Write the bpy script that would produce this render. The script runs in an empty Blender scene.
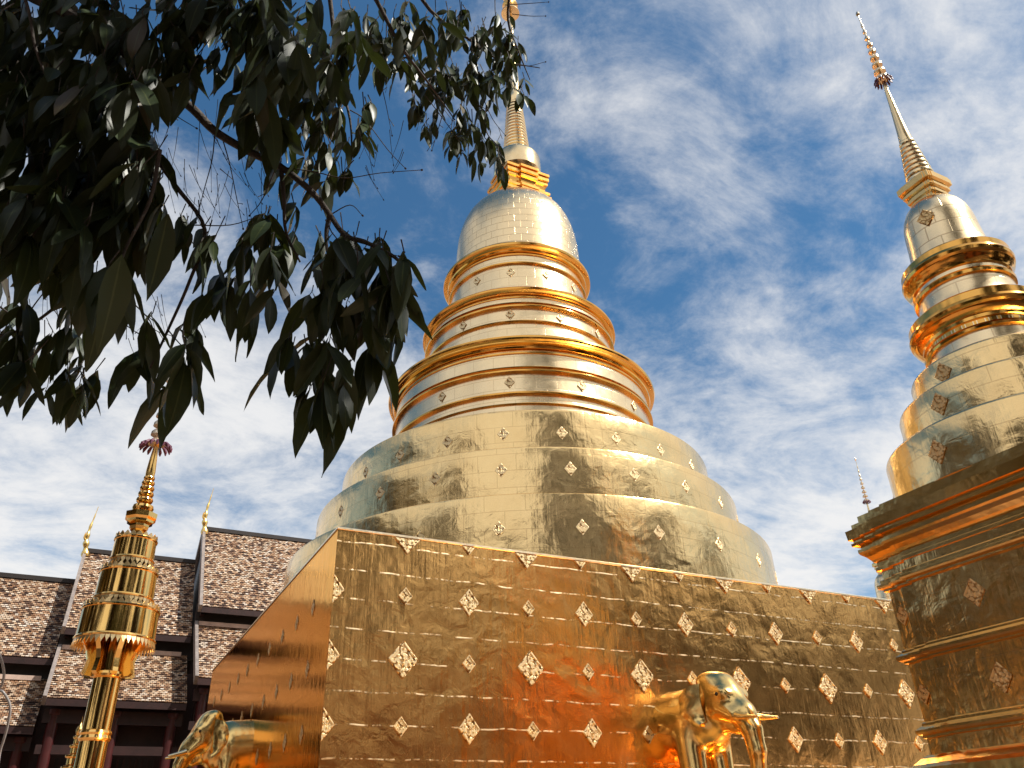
import bpy, bmesh, math, random
import numpy as np
from mathutils import Vector, Matrix
rad = math.radians
random.seed(7); rng = np.random.default_rng(11)
SC = bpy.context.scene
COL = SC.collection

# ------------------------------------------------------------------ camera
# origin = camera position, 1.6 m above the ground; X along the big chedi's front wall, Y away, Z up
YAW, PITCH, ROLL, FPX = rad(27.54), rad(29.93), rad(-1.93), 808.0
GZ = -1.6
fw = Vector((math.sin(YAW)*math.cos(PITCH), math.cos(YAW)*math.cos(PITCH), math.sin(PITCH)))
rt0 = Vector((math.cos(YAW), -math.sin(YAW), 0)); up0 = rt0.cross(fw)
rt = rt0*math.cos(ROLL) + up0*math.sin(ROLL)
up = -rt0*math.sin(ROLL) + up0*math.cos(ROLL)
cam_d = bpy.data.cameras.new('camera'); cam = bpy.data.objects.new('camera', cam_d); COL.objects.link(cam)
cam.matrix_world = Matrix(((rt.x, up.x, -fw.x, 0), (rt.y, up.y, -fw.y, 0), (rt.z, up.z, -fw.z, 0), (0, 0, 0, 1)))
cam_d.sensor_fit = 'HORIZONTAL'; cam_d.sensor_width = 36.0; cam_d.lens = 36.0*FPX/1024.0
cam_d.clip_start = 0.05; cam_d.clip_end = 3000
SC.camera = cam

def ray(px, py, depth):
    """point at a given depth along the viewing direction (used to size real things from the photo)"""
    return fw*depth + rt*((px-512)/FPX*depth) - up*((py-384)/FPX*depth)

# ------------------------------------------------------------------ sun, sky
SUN = Vector((0.50, -0.46, 0.80)).normalized()
SUN_EL = math.asin(SUN.z); SUN_AZ = math.atan2(SUN.x, SUN.y)
sl = bpy.data.lights.new('sun', 'SUN'); sl.energy = 4.6; sl.angle = rad(0.53); sl.color = (1.0, 0.95, 0.86)
so = bpy.data.objects.new('sun', sl); COL.objects.link(so)
so.rotation_euler = SUN.to_track_quat('Z', 'Y').to_euler(); so.location = SUN*60

world = bpy.data.worlds.new('World'); SC.world = world; world.use_nodes = True
nt = world.node_tree; nt.nodes.clear()
def wn(t, **kw):
    n = nt.nodes.new(t)
    for k, v in kw.items(): setattr(n, k, v)
    return n
wo = wn('ShaderNodeOutputWorld'); bg = wn('ShaderNodeBackground'); bg.inputs['Strength'].default_value = 0.1
sky = wn('ShaderNodeTexSky', sky_type='NISHITA', sun_disc=False)
sky.sun_elevation = SUN_EL; sky.sun_rotation = SUN_AZ
sky.altitude = 300; sky.air_density = 1.0; sky.dust_density = 1.0; sky.ozone_density = 2.5
tc = wn('ShaderNodeTexCoord'); sep = wn('ShaderNodeSeparateXYZ'); nt.links.new(tc.outputs['Generated'], sep.inputs[0])
def wmath(op, a, b=None, c=None, clamp=False):
    n = wn('ShaderNodeMath', operation=op, use_clamp=clamp)
    for i, v in enumerate((a, b, c)):
        if v is None: continue
        if isinstance(v, (int, float)): n.inputs[i].default_value = v
        else: nt.links.new(v, n.inputs[i])
    return n.outputs[0]
# cloud sheet: direction projected on a high flat layer
zc = wmath('ADD', wmath('MAXIMUM', sep.outputs['Z'], 0.0), 0.22)
cx = wmath('DIVIDE', sep.outputs['X'], zc); cy = wmath('DIVIDE', sep.outputs['Y'], zc)
comb = wn('ShaderNodeCombineXYZ'); nt.links.new(cx, comb.inputs[0]); nt.links.new(cy, comb.inputs[1])
mp = wn('ShaderNodeMapping'); nt.links.new(comb.outputs[0], mp.inputs['Vector'])
mp.inputs['Location'].default_value = (3.1, 1.7, 0.4); mp.inputs['Rotation'].default_value = (0, 0, rad(38)); mp.inputs['Scale'].default_value = (1.0, 1.25, 1)
def wnoise(scale, detail, rough, dist, vec):
    n = wn('ShaderNodeTexNoise'); n.inputs['Scale'].default_value = scale; n.inputs['Detail'].default_value = detail
    n.inputs['Roughness'].default_value = rough; n.inputs['Distortion'].default_value = dist
    nt.links.new(vec, n.inputs['Vector']); return n.outputs['Fac']
big = wnoise(0.95, 3, 0.5, 0.3, mp.outputs[0])
fine = wnoise(3.4, 12, 0.66, 0.5, mp.outputs[0])
lump = wnoise(13.0, 8, 0.68, 0.3, mp.outputs[0])
dens = wmath('ADD', wmath('MULTIPLY', big, 1.25), wmath('ADD', wmath('MULTIPLY', fine, 0.75), wmath('MULTIPLY', lump, 0.30)))
dens = wmath('ADD', dens, wmath('MULTIPLY', wmath('MAXIMUM', wmath('SUBTRACT', sep.outputs['X'], 0.40), 0.0), 0.28))
dens = wmath('ADD', dens, wmath('MULTIPLY', wmath('MAXIMUM', wmath('SUBTRACT', 0.25, sep.outputs['Y']), 0.0), 0.34))   # unseen extra cloud behind the viewer, added to whiten the gold's reflections
ramp = wn('ShaderNodeMapRange', interpolation_type='SMOOTHSTEP')
nt.links.new(dens, ramp.inputs['Value'])
ramp.inputs['From Min'].default_value = 0.99; ramp.inputs['From Max'].default_value = 1.42
ramp.inputs['To Min'].default_value = 0.0; ramp.inputs['To Max'].default_value = 0.92
# low down the layer is seen edge-on and closes up
low = wn('ShaderNodeMapRange'); nt.links.new(sep.outputs['Z'], low.inputs['Value'])
low.inputs['From Min'].default_value = 0.0; low.inputs['From Max'].default_value = 0.45
low.inputs['To Min'].default_value = 0.14; low.inputs['To Max'].default_value = 0.0
cf = wmath('ADD', ramp.outputs[0], low.outputs[0], clamp=True)
mix = wn('ShaderNodeMix', data_type='RGBA'); nt.links.new(cf, mix.inputs['Factor'])
tint = wn('ShaderNodeMix', data_type='RGBA', blend_type='MULTIPLY'); tint.inputs['Factor'].default_value = 1.0
nt.links.new(sky.outputs[0], tint.inputs['A']); tint.inputs['B'].default_value = (.50, .86, .98, 1)
nt.links.new(tint.outputs['Result'], mix.inputs['A']); mix.inputs['B'].default_value = (7.0, 6.95, 6.9, 1)
nt.links.new(mix.outputs['Result'], bg.inputs['Color']); nt.links.new(bg.outputs[0], wo.inputs['Surface'])

vs = SC.view_settings; vs.view_transform = 'Standard'; vs.look = 'None'; vs.exposure = 0.38; vs.gamma = 1.0; vs.use_curve_mapping = False

# ------------------------------------------------------------------ helpers
def link(o, parent=None):
    COL.objects.link(o)
    if parent is not None: o.parent = parent
    return o
def empty(name, loc=(0, 0, 0)):
    o = bpy.data.objects.new(name, None); o.location = loc; o.empty_display_size = .3
    return link(o)
def tag(o, label, cat, group=None, kind=None):
    if label: o['label'] = label
    if cat: o['category'] = cat
    if group: o['group'] = group
    if kind: o['kind'] = kind
    return o

class MB:
    def __init__(self): self.v = []; self.f = []; self.uv = []
    def add(self, verts, faces, uvs=None):
        b = len(self.v); self.v += [tuple(x) for x in verts]
        for i, f in enumerate(faces):
            self.f.append([b+k for k in f])
            self.uv.append(uvs[i] if uvs else None)
    def box(self, x0, x1, y0, y1, z0, z1):
        self.add([(x0,y0,z0),(x1,y0,z0),(x1,y1,z0),(x0,y1,z0),(x0,y0,z1),(x1,y0,z1),(x1,y1,z1),(x0,y1,z1)],
                 [(3,2,1,0),(4,5,6,7),(0,1,5,4),(1,2,6,5),(2,3,7,6),(3,0,4,7)],
                 [[(0,0)]*4,[(x0,y0),(x1,y0),(x1,y1),(x0,y1)],[(x0,z0),(x1,z0),(x1,z1),(x0,z1)],
                  [(y0,z0),(y1,z0),(y1,z1),(y0,z1)],[(x1,z0),(x0,z0),(x0,z1),(x1,z1)],[(y1,z0),(y0,z0),(y0,z1),(y1,z1)]])
    def lathe(self, prof, n=128, cap=True):
        """prof: (r,z) bottom to top, round Z; u = arc length at r=profile mean, v = path length"""
        rm = max(p[0] for p in prof)
        L = [0]
        for a, b in zip(prof, prof[1:]): L.append(L[-1]+math.hypot(a[0]-b[0], a[1]-b[1]))
        vs_ = []; fs = []; us = []
        for r, z in prof:
            for k in range(n):
                t = 2*math.pi*k/n; vs_.append((r*math.cos(t), r*math.sin(t), z))
        for i in range(len(prof)-1):
            for k in range(n):
                k2 = (k+1) % n
                fs.append((i*n+k, i*n+k2, (i+1)*n+k2, (i+1)*n+k))
                u0, u1 = 2*math.pi*k/n*rm, 2*math.pi*(k+1)/n*rm
                us.append([(u0,L[i]),(u1,L[i]),(u1,L[i+1]),(u0,L[i+1])])
        if cap:
            fs.append(tuple(range(n))[::-1]); us.append([(0,0)]*n)
            fs.append(tuple((len(prof)-1)*n+k for k in range(n))); us.append([(0,0)]*n)
        self.add(vs_, fs, us)
    def loft(self, rings, zs, cap=True):
        """rings: list of equal-length plan polygons (ccw), one per z"""
        n = len(rings[0]); vs_ = []; fs = []; us = []
        L = [0]
        for i in range(1, len(rings)):
            a, b = rings[i-1][0], rings[i][0]
            L.append(L[-1]+math.sqrt((a[0]-b[0])**2+(a[1]-b[1])**2+(zs[i]-zs[i-1])**2))
        per = [0]
        for k in range(n):
            a, b = rings[0][k], rings[0][(k+1) % n]; per.append(per[-1]+math.hypot(a[0]-b[0], a[1]-b[1]))
        for rg, z in zip(rings, zs): vs_ += [(x, y, z) for x, y in rg]
        for i in range(len(rings)-1):
            for k in range(n):
                k2 = (k+1) % n
                fs.append((i*n+k, i*n+k2, (i+1)*n+k2, (i+1)*n+k))
                us.append([(per[k],L[i]),(per[k+1],L[i]),(per[k+1],L[i+1]),(per[k],L[i+1])])
        if cap:
            fs.append(tuple(range(n))[::-1]); us.append([(0,0)]*n)
            fs.append(tuple((len(rings)-1)*n+k for k in range(n))); us.append([(0,0)]*n)
        self.add(vs_, fs, us)
    def tube(self, pts, radii, n=8, cap=True):
        pts = [Vector(p) for p in pts]
        if isinstance(radii, (int, float)): radii = [radii]*len(pts)
        vs_ = []; fs = []
        prev = None
        for i, p in enumerate(pts):
            d = (pts[min(i+1, len(pts)-1)]-pts[max(i-1, 0)]).normalized()
            if prev is None: a = d.orthogonal().normalized()
            else: a = (prev-d*prev.dot(d)).normalized()
            prev = a; b = d.cross(a)
            for k in range(n):
                t = 2*math.pi*k/n; vs_.append(p+(a*math.cos(t)+b*math.sin(t))*radii[i])
        for i in range(len(pts)-1):
            for k in range(n):
                k2 = (k+1) % n; fs.append((i*n+k, i*n+k2, (i+1)*n+k2, (i+1)*n+k))
        if cap: fs.append(tuple(range(n))[::-1]); fs.append(tuple((len(pts)-1)*n+k for k in range(n)))
        self.add(vs_, fs)
    def mesh(self, name, mat, smooth=None):
        me = bpy.data.meshes.new(name); me.from_pydata(self.v, [], self.f)
        if any(u is not None for u in self.uv):
            ul = me.uv_layers.new(name='UVMap'); buf = []
            for f, u in zip(self.f, self.uv):
                buf += [c for p in (u or [(0,0)]*len(f)) for c in p]
            ul.data.foreach_set('uv', buf)
        if mat: me.materials.append(mat)
        if smooth is not None:
            me.polygons.foreach_set('use_smooth', [True]*len(me.polygons)); me.set_sharp_from_angle(angle=rad(smooth))
        me.update(); return me
    def build(self, name, mat, parent=None, smooth=None, loc=None):
        o = bpy.data.objects.new(name, self.mesh(name, mat, smooth))
        if loc: o.location = loc
        return link(o, parent)

def smooth_path(pts, m=6):
    """Catmull-Rom through points"""
    P = [Vector(p) for p in pts]; P = [P[0]*2-P[1]]+P+[P[-1]*2-P[-2]]; out = []
    for i in range(1, len(P)-2):
        for k in range(m):
            t = k/m; a, b, c, d = P[i-1], P[i], P[i+1], P[i+2]
            out.append(0.5*((2*b)+(c-a)*t+(2*a-5*b+4*c-d)*t*t+(3*b-a-3*c+d)*t**3))
    out.append(P[-2]); return out

# ------------------------------------------------------------------ materials
def newmat(name):
    m = bpy.data.materials.new(name); m.use_nodes = True
    t = m.node_tree; t.nodes.clear()
    o = t.nodes.new('ShaderNodeOutputMaterial'); b = t.nodes.new('ShaderNodeBsdfPrincipled')
    t.links.new(b.outputs[0], o.inputs[0]); return m, t, b
def N(t, ty, ins=None, **kw):
    n = t.nodes.new(ty)
    for k, v in kw.items(): setattr(n, k, v)
    for k, v in (ins or {}).items():
        if hasattr(v, 'is_output') or isinstance(v, bpy.types.NodeSocket): t.links.new(v, n.inputs[k])
        else: n.inputs[k].default_value = v
    return n
def noise(t, vec, scale, detail=4, rough=.55, dist=0.0):
    return N(t, 'ShaderNodeTexNoise', {'Vector': vec, 'Scale': scale, 'Detail': detail, 'Roughness': rough, 'Distortion': dist}).outputs['Fac']
def mth(t, op, a, b=0.0, clamp=False): return N(t, 'ShaderNodeMath', {0: a, 1: b}, operation=op, use_clamp=clamp).outputs[0]
def rng_(t, v, a, b, c, d): return N(t, 'ShaderNodeMapRange', {'Value': v, 'From Min': a, 'From Max': b, 'To Min': c, 'To Max': d}).outputs[0]
def mixc(t, f, a, b): return N(t, 'ShaderNodeMix', {'Factor': f, 'A': a, 'B': b}, data_type='RGBA').outputs['Result']

GOLD = (0.97, 0.69, 0.33, 1)
GOLD2 = (0.95, 0.54, 0.17, 1)
PALE = (0.97, 0.76, 0.46, 1)
DEEP = (0.98, 0.55, 0.185, 1)
def gold_sheet(name, rough, wrinkle, panel=(1.1, .5), seam=.5, streak=0.0, small=0.0, col=GOLD, lines=0.0, tarnish=.35, grid=.3):
    """gilded copper sheets: seams in UV metres, dents, drawn streaks"""
    m, t, b = newmat(name)
    uv = N(t, 'ShaderNodeTexCoord').outputs['UV']; ob = N(t, 'ShaderNodeTexCoord').outputs['Object']
    br = N(t, 'ShaderNodeTexBrick', {'Vector': uv, 'Scale': 1.0, 'Mortar Size': .010, 'Mortar Smooth': .3, 'Bias': 0.0,
           'Brick Width': panel[0], 'Row Height': panel[1], 'Color1': (0,0,0,1), 'Color2': (1,1,1,1)}, offset=.5)
    patch = noise(t, uv, .7, 3)
    tarn = rng_(t, noise(t, ob, 1.3, 5, .6), .35, .7, 0, 1)
    c = mixc(t, mth(t, 'MULTIPLY', tarn, tarnish), col, (col[0]*.86, col[1]*.78, col[2]*.68, 1))
    # per-sheet tint
    c = mixc(t, mth(t, 'MULTIPLY', br.outputs['Color'], .16), c, (col[0]*.80, col[1]*.74, col[2]*.66, 1))
    c = mixc(t, mth(t, 'MULTIPLY', br.outputs['Fac'], grid), c, (col[0]*.45, col[1]*.36, col[2]*.28, 1))
    b.inputs['Metallic'].default_value = 1.0
    rr = mth(t, 'ADD', rough, mth(t, 'MULTIPLY', mth(t, 'SUBTRACT', noise(t, uv, 2.3, 5, .6), .5), rough*.9))
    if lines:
        # pale broken line along the laps: sunlit sheet edges put into the colour
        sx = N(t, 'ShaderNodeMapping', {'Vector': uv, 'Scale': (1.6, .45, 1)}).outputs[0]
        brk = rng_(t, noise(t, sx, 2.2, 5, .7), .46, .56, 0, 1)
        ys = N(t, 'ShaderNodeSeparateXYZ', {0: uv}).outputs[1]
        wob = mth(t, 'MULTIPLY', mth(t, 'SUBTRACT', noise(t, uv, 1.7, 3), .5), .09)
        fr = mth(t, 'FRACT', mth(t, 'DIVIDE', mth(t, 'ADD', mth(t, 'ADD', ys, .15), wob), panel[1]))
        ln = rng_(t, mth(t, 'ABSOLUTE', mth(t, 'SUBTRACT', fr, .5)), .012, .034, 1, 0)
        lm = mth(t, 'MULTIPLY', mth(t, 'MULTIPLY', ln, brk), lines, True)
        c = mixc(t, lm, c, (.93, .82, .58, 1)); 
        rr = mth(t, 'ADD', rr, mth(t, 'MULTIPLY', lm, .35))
    t.links.new(c, b.inputs['Base Color']); t.links.new(rr, b.inputs['Roughness'])
    h = mth(t, 'MULTIPLY', mth(t, 'ADD', mth(t, 'MULTIPLY', noise(t, uv, 1.1, 2, .5, .4), 1.0), mth(t, 'MULTIPLY', noise(t, uv, 4.0, 3, .55, .6), .22)), wrinkle)
    # each sheet bulges a little
    sep_ = mth(t, 'MULTIPLY', br.outputs['Fac'], -.0012*seam)
    h = mth(t, 'ADD', h, sep_)
    if streak:
        sv = N(t, 'ShaderNodeMapping', {'Vector': uv, 'Scale': (7, .35, 1)}).outputs[0]
        h = mth(t, 'ADD', h, mth(t, 'MULTIPLY', noise(t, sv, 1.6, 4, .6, .2), streak))
    if small: h = mth(t, 'ADD', h, mth(t, 'MULTIPLY', noise(t, uv, 14, 3), small))
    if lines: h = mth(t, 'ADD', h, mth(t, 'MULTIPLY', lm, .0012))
    bp = N(t, 'ShaderNodeBump', {'Height': h, 'Strength': 1.0, 'Distance': 1.0})
    t.links.new(bp.outputs[0], b.inputs['Normal']); return m

def gold_plain(name, rough=.16, col=GOLD, dent=.003, scale=3.0):
    m, t, b = newmat(name)
    ob = N(t, 'ShaderNodeTexCoord').outputs['Object']
    tarn = rng_(t, noise(t, ob, scale*.8, 5, .6), .35, .7, 0, 1)
    c = mixc(t, mth(t, 'MULTIPLY', tarn, .5), col, (col[0]*.88, col[1]*.78, col[2]*.66, 1))
    t.links.new(c, b.inputs['Base Color']); b.inputs['Metallic'].default_value = 1
    t.links.new(mth(t, 'ADD', rough*.7, mth(t, 'MULTIPLY', noise(t, ob, scale*2, 4), rough*.6)), b.inputs['Roughness'])
    bp = N(t, 'ShaderNodeBump', {'Height': mth(t, 'MULTIPLY', noise(t, ob, scale, 3), dent), 'Strength': 1.0, 'Distance': 1.0})
    t.links.new(bp.outputs[0], b.inputs['Normal']); return m

def plain(name, col, rough=.6, var=.3, scale=4, bump=.0, spec=.5):
    m, t, b = newmat(name)
    ob = N(t, 'ShaderNodeTexCoord').outputs['Object']
    c = mixc(t, rng_(t, noise(t, ob, scale, 6, .6), .3, .7, 0, 1), tuple(x*(1-var) for x in col)+(1,), tuple(min(1, x*(1+var)) for x in col)+(1,))
    t.links.new(c, b.inputs['Base Color']); b.inputs['Roughness'].default_value = rough; b.inputs['Specular IOR Level'].default_value = spec
    if bump:
        bp = N(t, 'ShaderNodeBump', {'Height': noise(t, ob, scale*4, 5), 'Strength': 1.0, 'Distance': bump}); t.links.new(bp.outputs[0], b.inputs['Normal'])
    return m

M = {}
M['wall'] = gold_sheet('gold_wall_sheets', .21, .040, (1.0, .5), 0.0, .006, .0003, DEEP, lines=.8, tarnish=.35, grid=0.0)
M['side'] = gold_sheet('gold_side_sheets', .06, .005, (1.2, .55), .1, .0065, 0, (.97,.54,.18,1), grid=.1)
M['drum'] = gold_sheet('gold_drum_sheets', .20, .046, (.9, .42), .35, .004, .0006, (.99,.71,.34,1), tarnish=.45, grid=.25)
M['neck'] = gold_sheet('gold_neck_sheets', .24, .012, (.6, .35), .8, 0, 0, PALE)
M['bell'] = gold_sheet('gold_bell_sheets', .25, .010, (.42, .3), 2.0, 0, 0, PALE, grid=.55)
M['mould'] = gold_plain('gold_moulding', .13, (.86,.46,.11,1), .004, 2.0)
M['spire'] = gold_plain('gold_spire', .2, (.92,.72,.42,1), .002, 4)
M['body'] = gold_sheet('gold_small_body', .17, .045, (.8, .6), .4, .004, 0, (.98,.63,.25,1), tarnish=.2)
M['cornice'] = gold_plain('gold_cornice', .17, (.97,.63,.24,1), .012, 2.2)
def filigree(name, col, dark, sc):
    m, t, b = newmat(name); ob = N(t, 'ShaderNodeTexCoord').outputs['Object']
    vo = N(t, 'ShaderNodeTexVoronoi', {'Vector': ob, 'Scale': sc}, feature='F1').outputs['Distance']
    n_ = noise(t, ob, sc*1.4, 2); f = rng_(t, mth(t, 'ADD', vo, mth(t, 'MULTIPLY', n_, .5)), 1.0-.22, 1.0-.04, 0, 1)
    t.links.new(mixc(t, f, col, dark), b.inputs['Base Color']); b.inputs['Metallic'].default_value = .7; b.inputs['Roughness'].default_value = .42
    bp = N(t, 'ShaderNodeBump', {'Height': mth(t, 'MULTIPLY', f, -.012), 'Strength': 1.0, 'Distance': 1.0}); t.links.new(bp.outputs[0], b.inputs['Normal']); return m
M['side'].node_tree.nodes['Principled BSDF'].inputs['Specular Tint'].default_value = (1, .78, .50, 1)
M['orn'] = filigree('filigree_ornament', (.88,.71,.42,1), (.26,.13,.035,1), 16)
M['orn2'] = filigree('filigree_ornament_dull', (.88,.60,.27,1), (.45,.24,.07,1), 26)
M['lip'] = gold_plain('gold_lip', .35, (.95,.82,.58,1), .004, 10)
M['eleph'] = gold_plain('gold_elephant', .19, (.95,.66,.26,1), .005, 5)
M['brass'] = gold_plain('polished_brass', .09, (.96,.60,.20,1), .0008, 5)
M['lace'] = gold_plain('gold_lace', .3, (.95,.72,.38,1), .002, 20)

# ------------------------------------------------------------------ ground
def make_ground():
    mb = MB(); mb.add([(-900,-900,GZ),(900,-900,GZ),(900,900,GZ),(-900,900,GZ)], [(0,1,2,3)])
    m, t, b = newmat('terrace_tiles')
    ob = N(t, 'ShaderNodeTexCoord').outputs['Object']
    br = N(t, 'ShaderNodeTexBrick', {'Vector': ob, 'Scale': 1.0, 'Mortar Size': .006, 'Brick Width': .4, 'Row Height': .4,
        'Color1': (.33,.20,.13,1), 'Color2': (.42,.27,.18,1), 'Mortar': (.16,.12,.10,1)}, offset=0.0)
    dirt = rng_(t, noise(t, ob, .5, 6, .65), .3, .7, 0, 1)
    c = mixc(t, mth(t, 'MULTIPLY', dirt, .5), br.outputs['Color'], (.24,.17,.12,1))
    t.links.new(c, b.inputs['Base Color']); b.inputs['Roughness'].default_value = .5
    o = mb.build('ground', m); tag(o, None, None, kind='structure')
make_ground()

# ------------------------------------------------------------------ ornaments (diamond plaques)
def diamond_mesh(w, h, mat, half=None, depth=.03):
    """plaque in the XZ plane, front towards -Y; rim, stepped field and a flower of raised studs"""
    mb = MB()
    def dia(s, y, dy=0): return [(0,y,-h/2*s),(w/2*s,y,0),(0,y,h/2*s),(-w/2*s,y,0)]
    r = [dia(1,0), dia(1,-depth*.6), dia(.93,-depth), dia(.84,-depth), dia(.80,-depth*.45)]
    vs_ = [p for q in r for p in q]; fs = []
    for i in range(4):
        for k in range(4):
            k2 = (k+1) % 4; fs.append((i*4+k, i*4+k2, (i+1)*4+k2, (i+1)*4+k))
    fs.append((16,17,18,19)); mb.add(vs_, fs)
    n = 4
    for i in range(n):
        for j in range(n):
            a, c = (i+.5)/n*2-1, (j+.5)/n*2-1
            x = (a-c)/2*w/2*.76; z = (a+c)/2*h/2*.76
            big = abs(a) < .3 and abs(c) < .3
            s = .62 if (i+j) % 2 == 0 else .44
            sw, sh = w/2*.76/n*s, h/2*.76/n*s
            top = -depth*(1.3 if (i+j) % 2 == 0 else .9)
            mb.add([(x,-depth*.44,z-sh),(x+sw,-depth*.44,z),(x,-depth*.44,z+sh),(x-sw,-depth*.44,z),(x,top,z)],
                   [(0,1,4),(1,2,4),(2,3,4),(3,0,4)])
    sw, sh = w*.09, h*.09
    mb.add([(0,-depth*.5,-sh),(sw,-depth*.5,0),(0,-depth*.5,sh),(-sw,-depth*.5,0),(0,-depth*2,0)], [(0,1,4),(1,2,4),(2,3,4),(3,0,4)])
    if half:   # cut away above z=0 (plaques folded over the wall's top edge)
        bm = bmesh.new(); me = mb.mesh('tmp', None); bm.from_mesh(me)
        bmesh.ops.bisect_plane(bm, geom=bm.verts[:]+bm.edges[:]+bm.faces[:], plane_co=(0,0,0), plane_no=(0,0,1), clear_outer=True)
        out = bpy.data.meshes.new('diamond_ornament'); bm.to_mesh(out); bm.free(); bpy.data.meshes.remove(me)
        out.materials.append(mat); return out
    return mb.mesh('diamond_ornament', mat)
DS = diamond_mesh(.29, .36, M['orn'], depth=.012)
D = {k: diamond_mesh(w, h, M['orn'], depth=.012 if k == 'B' else .026) for k, (w, h) in {'L': (.54,.64), 'M': (.40,.50), 'S': (.26,.32), 'B': (.62,.9)}.items()}
DH = {k: diamond_mesh(w, h, M['orn'], True) for k, (w, h) in {'L': (.50,.58), 'M': (.40,.50), 'S': (.26,.32)}.items()}
_bm = bmesh.new(); _bm.from_mesh(D['M'])
bmesh.ops.bisect_plane(_bm, geom=_bm.verts[:]+_bm.edges[:]+_bm.faces[:], plane_co=(0,0,0), plane_no=(-1,0,0), clear_outer=True)
HALF = bpy.data.meshes.new('diamond_ornament'); _bm.to_mesh(HALF); _bm.free(); HALF.materials.append(M['orn'])
def put_ornament(me, parent, loc, ang, tilt=0.0, name='diamond_ornament'):
    """ang: direction (in plan) the plaque faces"""
    o = bpy.data.objects.new(name, me); o.location = loc
    o.rotation_euler = (tilt, 0, ang+math.pi/2); return link(o, parent)

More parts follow.
